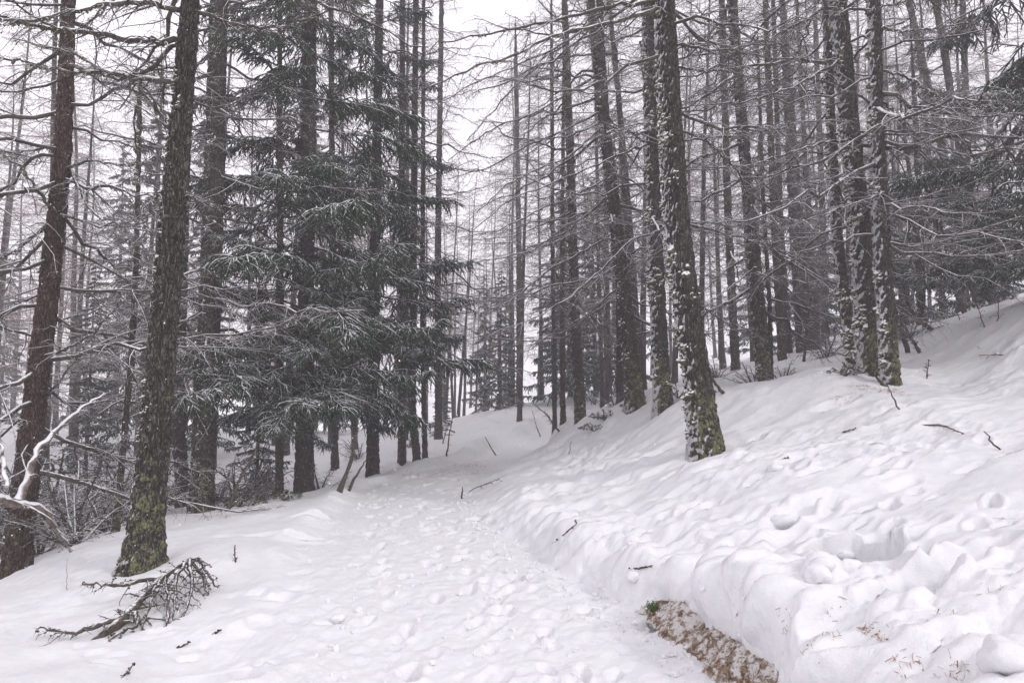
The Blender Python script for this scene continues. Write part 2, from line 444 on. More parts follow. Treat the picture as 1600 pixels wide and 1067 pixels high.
WCTRL = [(-60, 20, -9), (-60, 90, -6), (60, 20, 13), (60, 90, 17), (0, 90, 3.5), (-30, 90, -2), (30, 90, 9), (0, 145, 6), (-130, 60, -14), (130, 60, 26),
         (-6, -8, -1.0), (0, -8, -.1), (6, -8, 1.6), (-5, 0, -.5), (4.5, 0, 1.3), (12, 0, 3), (-12, 0, -2.2), (-3, 1.5, -.1), (2.6, 1.2, .65), (-40, -6, -8), (40, -6, 9), (30, 45, 8), (-28, 45, -4)]
cp = [at(*c) for c in CTRL] + [np.array(c, float) for c in WCTRL]
for t in TREES:
    cp.append(at(t['pts'][0][0], t['pts'][0][1] - 4, t['Y']))
cp = np.array(cp)
SC = 10.0
def U(r2): return r2 * np.log(r2 + 1e-9) * .5
def tps_fit(P, lam):
    X = P[:, :2] / SC; n = len(X)
    K = U(((X[:, None] - X[None]) ** 2).sum(-1))
    A = np.zeros((n + 3, n + 3)); A[:n, :n] = K + lam * np.eye(n)
    A[:n, n] = 1; A[:n, n + 1:] = X; A[n, :n] = 1; A[n + 1:, :n] = X.T
    b = np.concatenate([P[:, 2], [0, 0, 0]])
    return X, np.linalg.solve(A, b)
TX, TW = tps_fit(cp, 2e-4)
def tps(x, y):
    x = np.asarray(x, float) / SC; y = np.asarray(y, float) / SC
    r = TW[-3] + TW[-2] * x + TW[-1] * y
    for i in range(len(TX)):
        r = r + TW[i] * U((x - TX[i, 0]) ** 2 + (y - TX[i, 1]) ** 2)
    return r

PY = np.array([-8, 0, 2, 4.1, 5.2, 7, 9.4, 12.2, 14.2, 17, 20, 24.5, 28, 32, 40, 50, 80, 145.])
PX = np.array([.3, .15, .1, .02, -.30, -.85, -1.42, -1.72, -1.44, -.56, .1, .7, 2.4, 5.5, 11, 17, 30, 55.])
PZ = np.array([-.2, 0, 0, 0, 0, 0, 0, 0, 0, 0, 0, .03, .3, 1.0, 2.3, 3.8, 7.5, 15.])
PH = np.array([1.3, 1.3, 1.3, 1.28, 1.2, 1.1, 1.0, .95, .85, .8, .8, .9, 1.0, 1.0, 1.0, 1.2, 1.5, 2.])
def smooth_interp(y, X, V):
    r = 0
    for o in (-1.2, -.6, 0, .6, 1.2): r = r + np.interp(y + o * (0.3 + .03 * np.maximum(y, 0)), X, V)
    return r / 5

# dents: footprints on the path and hollows in the banks
rd = np.random.default_rng(11)
DENTS = []   # x, y, depth, len, wid, angle
for i in range(260):
    y = 3.0 + 12 * rd.random() ** 1.3
    off = rd.choice([-.55, 0.0, .35, .6]) + rd.normal(0, .16)
    DENTS.append((np.interp(y, PY, PX) + off, y, rd.uniform(.014, .045), rd.uniform(.10, .15), rd.uniform(.045, .065), rd.normal(1.57, .25)))
def dent_px(px, py, depth, l, w, ang=0.):
    # find ground point under pixel by marching
    for Y in np.geomspace(2.5, 60, 400):
        p = at(px, py, Y)
        if p[2] <= float(tps(p[0], p[1])): break
    DENTS.append((p[0], p[1], depth, l, w, ang)); return p
for a in [(1240, 800, .10, .3, .12, .6), (1020, 825, .10, .28, .12, .5), (905, 835, .07, .25, .1, .3), (855, 800, .10, .22, .10, .5),
          (745, 790, .10, .14, .12, .2), (1175, 860, .09, .3, .1, .4), (1290, 745, .05, .3, .08, .3), (1010, 735, .05, .35, .1, .2), (1040, 700, .09, .45, .25, .2),
          (965, 745, .06, .3, .1, 0), (1065, 765, .07, .25, .12, .4), (1130, 730, .05, .3, .1, .1), (890, 705, .06, .16, .1, 0), (965, 690, .10, .14, .1, 0),
          (1295, 700, .06, .14, .08, 0), (1465, 635, .09, .28, .10, .3), (1185, 685, .05, .12, .07, 0), (1170, 672, .05, .1, .06, 0), (1080, 790, .06, .2, .08, .5),
          (1310, 640, .10, .3, .16, .1), (1400, 650, .05, .3, .1, 0), (1440, 820, .08, .26, .08, .5), (1500, 870, .08, .3, .1, .5), (1430, 905, .1, .35, .12, .5),
          (1540, 840, .07, .2, .1, .1), (1230, 920, .08, .18, .1, .4), (1330, 960, .08, .2, .1, .3), (480, 800, .10, .25, .16, .3), (475, 830, .10, .22, .12, .3),
          (430, 930, .05, .16, .12, 0), (400, 925, .04, .1, .08, 0), (330, 1060, .13, .3, .14, 0), (420, 830, .05, .3, .1, .1), (520, 975, .04, .12, .06, .4),
          (640, 790, .03, .2, .05, 1.2), (820, 715, .05, .3, .12, 0), (800, 760, .05, .2, .09, .3), (840, 770, .05, .22, .09, .3), (770, 770, .05, .2, .08, .2)]:
    dent_px(*a)
_h0 = dent_px(1325, 850, .0, .1, .1)
HOLE = (float(_h0[0]), float(_h0[1]), float(_h0[2]))
def hole_r(x, y):
    qx = (x - HOLE[0]) * .96 + (y - HOLE[1]) * .28; qy = -(x - HOLE[0]) * .28 + (y - HOLE[1]) * .96
    return np.hypot(qx / .40, qy / .27) + .16 * noise(x * 5, y * 5) + .05 * noise(x * 14, y * 14)
for i in range(90):
    px, py = rd.uniform(820, 1600), rd.uniform(690, 900)
    if True:
        dent_px(px, py, rd.uniform(.02, .08), rd.uniform(.07, .19), rd.uniform(.045, .09), rd.normal(.4, .4))
for i in range(150):
    dent_px(rd.uniform(600, 960), rd.uniform(642, 745), rd.uniform(.03, .09), rd.uniform(.10, .3), rd.uniform(.08, .16), rd.normal(.2, .5))
for i in range(26):
    dent_px(rd.uniform(120, 480), rd.uniform(830, 1050), rd.uniform(.01, .03), rd.uniform(.06, .16), rd.uniform(.04, .09), rd.normal(.4, .4))

def foot_wob(y): return (.06 * noise(y * 3.1, 0 * y + 31) + .035 * noise(y * 8, 0 * y + 41)) * (y < 16) * np.interp(y, [5, 6.5], [.4, 1])
def terrain(x, y, detail=True):
    x = np.asarray(x, float); y = np.asarray(y, float)
    c = smooth_interp(y, PY, PX); zp = smooth_interp(y, PY, PZ); hw = np.interp(y, PY, PH)
    sl = (smooth_interp(y + .2, PY, PX) - smooth_interp(y - .2, PY, PX)) / .4
    d = (x - c) / np.sqrt(1 + sl * sl)
    wob = .10 * noise(y * 1.4, 0 * y + 3.3) + .05 * noise(y * 4.1, 0 * y + 8.8)
    e = np.abs(d) - hw + wob * np.minimum(1, 12 / np.maximum(np.abs(y), 1))
    near = sstep(16, 4, y); near2 = sstep(10.5, 6.2, y)
    e = e - (d > 0) * foot_wob(y)
    wr = .80 - .50 * near2
    em = e - .11 * np.interp(y, [2.2, 2.4, 5.1, 5.65], [.6, 1, 1, 0])
    m = np.where(d > 0, sstep(-.08, 1, em / wr), sstep(-.1, 1, e / np.where(y > 13, .5, .45)))
    T = tps(x, y)
    # raised shoulders thrown up beside the path
    sh = np.exp(-((e - .25) / .28) ** 2)
    T = T + sh * np.where(d > 0, .05, .13) * (y > 2) * (.7 + .6 * noise(x * 1.7, y * 1.3))
    bankside = (d > 0) * near
    zp = zp - .035 * (y > 1)
    z = zp * (1 - m) + np.maximum(T, np.where(d > 0, zp + .08, -99)) * m
    if detail:
        big = fbm(x * .55, y * .55, o=3) * .09
        mid = fbm(x * 2.2 + 5, y * 1.6, o=3)
        # drift ridges running down the slope
        u = x * .93 + y * .37; v = -x * .37 + y * .93
        rid = (1 - np.abs(fbm(u * .55, v * 1.9, o=3)))
        far = np.clip(20 / np.maximum(y, 4), .5, 1)
        right = sstep(.0, .5, e) * (d > 0)
        z = z + m * big + right * (rid - .6) * .05 * far + m * mid * .016 * far + m * (fbm(x * 8, y * 7 + 3, o=3, g=.6) * .011 + (1 - np.abs(fbm(x * 3.1, y * 4.2 + 9, o=3))) * .026 * right) * (.25 + 1.3 * sstep(-.25, .45, noise(x * .7 + 3, y * .8))) * sstep(20, 8, y) + m * fbm(x * 1.7, y * 1.9, o=4, g=.6) * .055 * sstep(12, 20, y)
        # broken lumpy lip of the bank
        lump = near * (d > 0) * sstep(-.1, .15, e) * sstep(2.4, .5, e)
        nl = 1 - np.abs(fbm(x * 2.3 + 9, y * 2.6, o=4, g=.45))
        z = z + lump * (nl - .6) * .12
        # trodden path: hollows and ruts
        pm = 1 - m
        z = z + pm * (fbm(x * 3.5, y * 3, o=2, g=.5) * .010 + fbm(x * 12, y * 9, o=3, g=.65) * .009 * sstep(14, 6, y) - .012 * np.exp(-((d + .55) / .16) ** 2) - .012 * np.exp(-((d - .5) / .16) ** 2)) * far
        z = z + pm * .010 * np.abs(fbm(x * 8, y * 7 + 4, o=3)) * sstep(9, 4, y)
        for (dx, dy, dep, l, w, an) in DENTS:
            R = 2.4 * max(l, w)
            k = np.nonzero((np.abs(x - dx) < R) & (np.abs(y - dy) < R))
            if len(k[0]) == 0: continue
            ax = x[k] - dx; ay = y[k] - dy
            ca, sa = math.cos(an), math.sin(an)
            q1 = (ax * ca + ay * sa) / l; q2 = (-ax * sa + ay * ca) / w
            if l < .0: pass
            r2 = q1 * q1 + q2 * q2
            rr = np.sqrt(r2) + .25 * noise(x[k] * 9, y[k] * 9)
            z[k] += -dep * (1 - sstep(.62, 1.08, rr)) + dep * .22 * np.exp(-((rr - 1.35) / .25) ** 2)
        hr = hole_r(x, y)
        k = sstep(1.06, .84, hr); z = z * (1 - k) + (HOLE[2] - .62 + .05 * noise(x * 7, y * 7)) * k + .03 * np.exp(-((hr - 1.15) / .12) ** 2)
        z = z - .13 * np.exp(-(((x - HOLE[0] + .06) / .30) ** 2 + ((y - HOLE[1] + .36) / .20) ** 2))
        # slab of old snow where the path bends away, melt wells round trunks
        for t in TREES:
            b = at(t['pts'][0][0], t['pts'][0][1], t['Y'])
            if b[1] > 16: continue
            rr = np.hypot(x - b[0], y - b[1])
            z = z - .04 * np.exp(-(rr / .42) ** 2) + .03 * np.exp(-((rr - .75) / .3) ** 2)
    return z, e, d, m

# adaptive sheet
ys = [-10.0]
while ys[-1] < 145:
    y = ys[-1]
    st = .6 if y < 1.5 else (.2 if y < 2.2 else (max(.016, .0058 * y) if y < 15 else .014 * y))
    ys.append(y + st)
ys = np.array(ys)
wi = np.linspace(-.86, .86, 520)
W0 = wi[None, :] * (np.maximum(ys, 0)[:, None] + 1.3)
kf = (np.arange(1, 15) / 14.0) ** 2.0
GXl = W0[:, :1] + (-150 - W0[:, :1]) * kf[None, ::-1]
GXr = W0[:, -1:] + (150 - W0[:, -1:]) * kf[None, :]
GX = np.concatenate([GXl, W0, GXr], 1)
GY = np.repeat(ys[:, None], GX.shape[1], 1)
_xf = (smooth_interp(ys, PY, PX) + np.interp(ys, PY, PH) + .16)[:, None]
_u = GX - _xf
GX = _xf + _u * (1 - np.interp(ys, [1.5, 2.5, 6, 12], [0, .7, .7, 0])[:, None] * np.exp(-(_u / .42) ** 2))
shp = GX.shape
GZ, GE, GD, GM = [a.reshape(shp) for a in terrain(GX.ravel(), GY.ravel())]
# push the snow lip out over the bare earth foot of the near bank (a real overhang)
lipz = np.interp(GY, [2.5, 3.3, 4.8, 5.6], [1, 1, 1, 0]) * (GD > 0)
prof = np.exp(-((GE - .33) / .11) ** 2)
GX = GX - lipz * prof * .17 * (1 + .5 * noise(GY * 5, 0 * GY))
rough = lipz * sstep(-.02, .2, GE) * sstep(1.8, .6, GE)
verts = np.stack([GX, GY, GZ], -1)
dv = norm(np.cross(np.gradient(verts, axis=1), np.gradient(verts, axis=0)))
if dv[40, 200, 2] < 0: dv = -dv
bil = (.6 - np.abs(noise(GX * 3.0, GY * 3.0, GZ * 3.0 + 3))) * .060 + (.5 - np.abs(noise(GX * 8.5 + 4, GY * 8.5, GZ * 8.5))) * .020 + noise(GX * 19 + 4, GY * 19, GZ * 19) * .008 + noise(GX * 42, GY * 42, GZ * 42) * .006
crust = np.interp(GY, [2.5, 5.5, 8, 11], [1, 1, .7, 0]) * (GD > 0) * sstep(-.02, .10, GE) * (.35 + .65 * sstep(1.5, .5, GE)) * sstep(3.4, 2.2, GE) * sstep(.95, 1.25, hole_r(GX, GY))
verts = verts + dv * (crust * bil)[..., None]
dv = np.cross(np.gradient(verts, axis=1), np.gradient(verts, axis=0)); dv = dv * np.sign(dv[40, 200, 2])
VN = norm(dv).reshape(-1, 3)
verts = verts.reshape(-1, 3)
nr, nc = shp
ii = (np.arange(nr - 1)[:, None] * nc + np.arange(nc - 1)[None, :])
Q = np.stack([ii, ii + 1, ii + nc + 1, ii + nc], -1).reshape(-1, 4)
fe = GE.ravel()[Q].mean(1); fd = GD.ravel()[Q].mean(1); fy = GY.ravel()[Q].mean(1)
nz_ = noise(fy * 3, fd * 0) * .02
earth = (fd > 99) & (fe > -.03 + nz_) & (fe < .135 + nz_ + .05 * noise(fy * 8, fd * 0 + 2)) & (fy > 2.2) & (fy < 5.25)
pathf = (fe < 0.0) & ~earth
def sub_mesh(name, mask, mat):
    f = Q[mask]
    u, inv = np.unique(f, return_inverse=True)
    me = mesh_arrays(name, verts[u], [inv.reshape(-1, 4)], mat)
    me.normals_split_custom_set_from_vertices(VN[u].astype(np.float32))
    o = part(name, me, kind='structure')
    return o
o = sub_mesh('snow_ground', ~pathf & ~earth, M['snow']); o['label'] = 'snow covered forest slope'
o = sub_mesh('snow_path', pathf, M['snow_path']); o['label'] = 'trodden snowy path'

ey = np.arange(2.35, 5.62, .012); ek = 26
cE = smooth_interp(ey, PY, PX); hE = np.interp(ey, PY, PH); slE = (smooth_interp(ey + .2, PY, PX) - smooth_interp(ey - .2, PY, PX)) / .4
wE = (.10 * noise(ey * 1.4, 0 * ey + 3.3) + .05 * noise(ey * 4.1, 0 * ey + 8.8)) - foot_wob(ey)
tE = np.linspace(0, 1, ek)[None, :]
tap = np.interp(ey, [2.35, 4.9, 5.4, 5.62], [1, 1, .6, .0])[:, None]
eo = -.05 + .20 * tE
zo = -.04 + (.165 + .05 * noise(ey * 3, ey * 0 + 5)[:, None]) * tE * tap - .06 * (1 - tap)
eo = eo + .06 * (1 - tap)
dE = hE[:, None] + eo - wE[:, None]
EX = cE[:, None] + dE * np.sqrt(1 + slE ** 2)[:, None]; EY = np.repeat(ey[:, None], ek, 1)
EX = EX - .016 * fbm(EY * 7, zo * 12, o=5, g=.65) * tap
zo = zo + .012 * fbm(EY * 14, EX * 14 + 4, o=3)
EV = np.stack([EX, EY, smooth_interp(ey, PY, PZ)[:, None] + zo], -1).reshape(-1, 3)
iE = (np.arange(len(ey) - 1)[:, None] * ek + np.arange(ek - 1)[None, :]).reshape(-1)
o = part('bare_earth_bank', mesh_arrays('bare_earth_bank', EV, [np.stack([iE, iE + 1, iE + ek + 1, iE + ek], -1)], M['earth']), kind='structure')
o['label'] = 'bare earth under the snow lip'

def gz(x, y): return float(terrain(np.array([x]), np.array([y]))[0][0])
from mathutils.bvhtree import BVHTree
_k = (fy > 1.8) & (fy < 45); _q = Q[_k]; _u, _i = np.unique(_q, return_inverse=True)
BVH = BVHTree.FromPolygons(verts[_u].tolist(), _i.reshape(-1, 4).tolist())
def ground_px(px, py):
    a_ = at(px, py, 1.0) - np.array([0, 0, CAM_Z])
    h = BVH.ray_cast(Vector((0, 0, CAM_Z)), Vector(a_).normalized())
    if h[0] is None:
        p_ = at(px, py, 30); return np.array([p_[0], p_[1], gz(p_[0], p_[1])])
    return np.array(h[0][:])
def drop(q):
    out = []
    for x_, y_ in q:
        h = BVH.ray_cast(Vector((x_, y_, 12)), Vector((0, 0, -1)))
        out.append(h[0].z if h[0] else gz(x_, y_))
    return np.array(out)

# ------------------------------------------------------------------ limbs (shared meshes)
def path_from(pts, k):
    pts = np.asarray(pts, float)
    s = np.concatenate([[0], np.cumsum(np.linalg.norm(np.diff(pts, axis=0), axis=1))]); s /= s[-1]
    t = np.linspace(0, 1, k * 3)
    Q_ = np.stack([np.interp(t, s, pts[:, i]) for i in range(3)], 1)
    for _ in range(4): Q_[1:-1] = (Q_[:-2] + Q_[2:] + 2 * Q_[1:-1]) / 4
    return np.stack([np.interp(np.linspace(0, 1, k), t, Q_[:, i]) for i in range(3)], 1)

def larch_limb_geo(P, r0, rng, n2=22, n3=8, thin=1.0, sides=6, lumps=.35, tw=1.0, n4=0, sub=0):
    """P (k,3) axis. long whippy side twigs, drooping, with short side shoots"""
    g = Geo()
    k = len(P); L = np.linalg.norm(np.diff(P, axis=0), axis=1).sum()
    s = np.linspace(0, 1, k)
    R = r0 * (1 - .82 * s ** .8) + .003
    Rv = R[None, :, None] * (1 + lumps * rng.uniform(-.6, 1, (1, k, sides)))
    v, f = tube_arrays(P[None], Rv, sides); g.add(v, f)
    P1 = P[None]; R1 = R[None]
    P2, R2 = kids(P1, R1, rng, n2, .12, .99, .38 * L * tw, .12 * L * tw, .85, .30, 7, rfac=.42, jit=.14, rmin=.0036 * thin, flat=.33)
    R2v = R2[:, :, None] * (1 + .5 * rng.uniform(-.6, 1, (R2.shape[0], R2.shape[1], 4)))
    v, f = tube_arrays(P2, R2v, 4); g.add(v, f)
    P3, R3 = kids(P2, R2, rng, n3, .08, .98, .10 * L * tw, .05 * L * tw, .8, .25, 4, rfac=.6, jit=.2, rmin=.0022 * thin, flat=.45, hang=.12)
    v, f = tube_arrays(P3, R3, 3); g.add(v, f)
    if n4:
        P4, R4 = kids(P3, R3, rng, n4, .1, .95, .035 * L, .02 * L, .8, .1, 3, rfac=.7, jit=.2, rmin=.0024 * thin, flat=.5)
        v, f = tube_arrays(P4, R4, 3); g.add(v, f)
    # cones and short shoots: small knobs along the twigs
    q = P2[:, 1:].reshape(-1, 3); q = q[rng.random(len(q)) < .35]
    kn = octs(q + rng.normal(0, .006, q.shape), rng.uniform(.006, .012, len(q)) * thin)
    g.addto(kn[0], f3=kn[1])
    return g

def octs(c, r):
    base = np.array([[1, 0, 0], [-1, 0, 0], [0, 1, 0], [0, -1, 0], [0, 0, 1], [0, 0, -1.]])
    F = np.array([[0, 2, 4], [2, 1, 4], [1, 3, 4], [3, 0, 4], [2, 0, 5], [1, 2, 5], [3, 1, 5], [0, 3, 5]])
    V = c[:, None, :] + base[None] * np.asarray(r)[:, None, None]
    return V.reshape(-1, 3), (F[None] + np.arange(len(c))[:, None, None] * 6).reshape(-1, 3)

def limb_axis(rng, k, a, b, wob=.05, L=1.0):
    s = np.linspace(0, 1, k)
    y = wob * np.cumsum(rng.normal(0, 1, k)) / math.sqrt(k); zz = wob * .8 * np.cumsum(rng.normal(0, 1, k)) / math.sqrt(k)
    y -= y[0]; zz -= zz[0]
    return np.stack([s, y, a * s + b * s * s + zz], 1) * L

rl = np.random.default_rng(21)
LARCH_LIMBS = []
for i in range(22):
    a, b = rl.uniform(-.62, -.15), rl.uniform(.05, .36)
    P = limb_axis(rl, 12, a, b, .09, 2.6)
    LARCH_LIMBS.append(larch_limb_geo(P, rl.uniform(.017, .026), rl, n2=20, n3=8, tw=rl.uniform(.8, 1.15)).mesh('larch_branch', M['twig']))
LARCH_DEAD = []
for i in range(8):
    P = limb_axis(rl, 10, rl.uniform(-.5, .0), rl.uniform(-.1, .3), .16, 1.3)
    LARCH_DEAD.append(larch_limb_geo(P, rl.uniform(.014, .02), rl, n2=8, n3=4, lumps=.8).mesh('dead_branch', M['twig']))

def spruce_limb_geo(P, r0, rng, n2=36, n3=8, thin=1.0, fr=.0135, spikes=3):
    g = Geo()
    k = len(P); L = np.linalg.norm(np.diff(P, axis=0), axis=1).sum()
    s = np.linspace(0, 1, k); R = r0 * (1 - .85 * s) + .003
    wv, wf = tube_arrays(P[None], R[None], 5)
    P2, R2 = kids(P[None], R[None], rng, n2, .14, .99, .36 * L, .12 * L, .9, .35, 5, rfac=.3, jit=.12, rmin=.004, flat=.25)
    P3, R3 = kids(P2, R2, rng, n3, .1, .97, .10 * L, .055 * L, .75, .45, 3, rfac=.5, jit=.18, rmin=.003, flat=.3, hang=.35)
    n0 = len(wv); g.add(wv, wf)
    def fol(Pq, rad):
        Rq = np.full(Pq.shape[:2], rad) * rng.uniform(.7, 1.3, Pq.shape[:2]); Rq[:, -1] = rad * .25
        v, f = tube_arrays(Pq, Rq, 3); g.add(v, f)
    fol(P2[:, 1:], fr * thin * 1.1); fol(P3, fr * thin)
    # needle sprays standing off the shoots
    A = np.concatenate([P2[:, 1:].reshape(-1, 3), P3.reshape(-1, 3)])
    D = np.concatenate([np.gradient(P2, axis=1)[:, 1:].reshape(-1, 3), np.gradient(P3, axis=1).reshape(-1, 3)])
    A = np.repeat(A, spikes, 0); D = norm(np.repeat(D, spikes, 0))
    A = A + D * rng.uniform(-.03, .03, (len(A), 1))
    dr = norm(D * .8 + rng.normal(0, .6, D.shape)); ln = rng.uniform(.022, .045, (len(A), 1)) * thin
    sd = norm(np.cross(dr, rng.normal(0, 1, D.shape))) * .005 * thin
    V = np.stack([A - sd, A + sd, A + dr * ln], 1).reshape(-1, 3)
    g.addto(V, f3=np.arange(len(V)).reshape(-1, 3))
    return g, len(wf)

SPRUCE_LIMBS = []
rs = np.random.default_rng(33)
for i in range(9):
    P = limb_axis(rs, 9, rs.uniform(-.35, -.12), rs.uniform(-.05, .22), .06, 2.2)
    g, nw = spruce_limb_geo(P, .022, rs)
    SPRUCE_LIMBS.append(g.mesh('spruce_branch', M['needles']))

# ------------------------------------------------------------------ trunks
def voro(u, v, nu):
    iu, iv = np.floor(u), np.floor(v)
    f1 = np.full(u.shape, 9.); f2 = np.full(u.shape, 9.)
    for du in (-1, 0, 1):
        for dv_ in (-1, 0, 1):
            cu, cv = iu + du, iv + dv_
            wu = np.mod(cu, nu)
            ox = _h(wu, cv, wu * 0 + 1); oy = _h(wu, cv, wu * 0 + 2)
            dd = np.hypot(cu + ox - u, cv + oy - v)
            f2 = np.where(dd < f1, f1, np.minimum(f2, dd)); f1 = np.minimum(f1, dd)
    return f1, f2

def trunk_axis(t):
    Y = t['Y']
    pts = np.array([at(px, py, Y) for px, py in t['pts']])
    b = pts[0].copy(); b[2] = gz(b[0], b[1])
    H = t.get('H', 19)
    top = pts[-1]; d = norm(pts[-1] - pts[-2])
    w0, w1 = [w * Y / FPX / 2 for w in t['w']]
    if top[2] - b[2] < H:
        d2 = norm(d + np.array([0, 0, 2.5]))
        rem = H - (top[2] - b[2])
        extra = [top + d * rem * .3, top + d * rem * .3 + d2 * rem * .7]
    else: extra = []
    P = np.array([*pts, *extra]); P[0] = b
    P = P - b
    P = np.vstack([P[0] - norm(P[1] - P[0]) * .35, P])
    return b, P, w0, w1, top[2] - b[2]

def sample_axis(P, zs):
    zz = P[:, 2]
    q = np.stack([np.interp(zs, zz, P[:, i]) for i in range(3)], 1)
    return q

def trunk_radius(t, zs, w0, w1, ztop, H):
    fl = t.get('flare', .15)
    r = np.where(zs < ztop, w0 + (w1 - w0) * np.clip(zs, 0, None) / ztop, w1 * np.clip((H - zs) / max(H - ztop, .1), .05, 1))
    r = r * (.93 + fl * 1.6 * np.exp(-np.clip(zs + .1, 0, None) / .35))
    return r

def build_trunk(t, P, w0, w1, ztop):
    H = P[-1, 2]; Y = t['Y']
    px = Y / 683.0
    zvis = min(H, 1.62 * Y * .62 / 1.0 + 1)
    dz = max(.014, px * 1.6); sides = int(np.clip(2 * math.pi * w0 / (px * 1.5), 12, 84))
    z1 = np.arange(-.3, min(H, zvis), dz)
    z2 = np.linspace(min(H, zvis), H, 14)[1:] if H > zvis else np.array([H])
    zs = np.concatenate([z1, z2])
    C = sample_axis(P, zs)
    ker = max(3, int(.5 / dz) | 1)
    Cp = np.pad(C, ((ker // 2, ker // 2), (0, 0)), mode='edge')
    Cs = np.stack([np.convolve(Cp[:, i], np.ones(ker) / ker, 'valid') for i in range(3)], 1)
    Cs[:, 2] = C[:, 2]; Cs[-14:] = C[-14:]
    r = trunk_radius(t, zs, w0, w1, ztop, H)
    th = np.arange(sides) * 2 * math.pi / sides
    TH, ZZ = np.meshgrid(th, zs); RR = np.repeat(r[:, None], sides, 1)
    seed = t['Y'] * 7.7 + t['pts'][0][0]
    nu = max(5, round(2 * math.pi * w0 / .052))
    u = TH / (2 * math.pi) * nu; vv = ZZ / .21 + seed
    cx, cy = np.cos(TH), np.sin(TH)
    wob = noise(cx * 2 + seed, cy * 2, ZZ * 4) * .8
    f1, f2 = voro(u + wob * .7, vv + noise(cx * 3, cy * 3 + seed, ZZ * 6) * .6, nu)
    plate = sstep(0, .35, f2 - f1)
    fine = fbm(cx * w0 * 30 + seed, cy * w0 * 30, ZZ * 14, o=3)
    big = noise(cx * 1.2 + seed, cy * 1.2, ZZ * 1.1)
    amp = min(1, w0 / .14)
    RR = RR + amp * (plate * .030 - .020 + fine * .014) + RR * .07 * big
    # root buttresses
    RR = RR * (1 + t.get('flare', .15) * .8 * np.exp(-np.clip(ZZ + .05, 0, None) / .22) * (.5 + .5 * np.cos(TH * 4 + seed)))
    V = Cs[:, None, :] + np.stack([RR * cx, RR * cy, 0 * RR], -1)
    n, s = len(zs), sides
    i = np.arange(n - 1)[:, None] * s; m = np.arange(s)[None, :]; m2 = (m + 1) % s
    F = np.stack([i + m, i + m2, i + s + m2, i + s + m], -1).reshape(-1, 4)
    me = mesh_arrays('trunk', V.reshape(-1, 3), [F], M[t['mat']])
    return me, zs, Cs, r

import bmesh
_b = bmesh.new(); bmesh.ops.create_icosphere(_b, subdivisions=2, radius=1)
ICO = np.array([v.co[:] for v in _b.verts]); ICOF = np.array([[v.index for v in f.verts] for f in _b.faces]); _b.free()
def moss_geo(zs, Cs, r, rng, n, side=math.pi, zmin=.2, zmax=6.5, size=.02):
    """ragged lichen and moss tufts with caught snow on the windward side of a trunk"""
    m_ = max(4, n // 7)
    zc = rng.uniform(zmin, zmax, m_); ac = side + rng.normal(0, .8, m_); pick = rng.integers(0, m_, n)
    z = np.clip(zc[pick] + rng.normal(0, .05, n), zmin, zmax); a = ac[pick] + rng.normal(0, .28, n)
    rad = np.interp(z, zs, r)
    c = np.stack([np.interp(z, zs, Cs[:, 0]) + rad * 1.04 * np.cos(a), np.interp(z, zs, Cs[:, 1]) + rad * 1.04 * np.sin(a), z], 1)
    sz = size * rng.uniform(.5, 1.5, n)
    g = Geo()
    # irregular clump: jittered octahedra plus ragged flakes
    V = c[:, None, :] + ICO[None] * sz[:, None, None] * rng.uniform(.45, 1.6, (n, 42, 1)) * rng.uniform(.8, 1.6, (n, 1, 3))
    F = (ICOF[None] + np.arange(n)[:, None, None] * 42).reshape(-1, 3)
    g.addto(V.reshape(-1, 3), f3=F)
    c2 = np.repeat(c, 5, 0) + rng.normal(0, 1, (n * 5, 3)) * np.repeat(sz, 5)[:, None] * .9
    T = c2[:, None, :] + rng.normal(0, .55, (len(c2), 3, 3)) * np.repeat(sz, 5)[:, None, None] * .8
    g.addto(T.reshape(-1, 3), f3=np.arange(len(T) * 3).reshape(-1, 3))
    return g

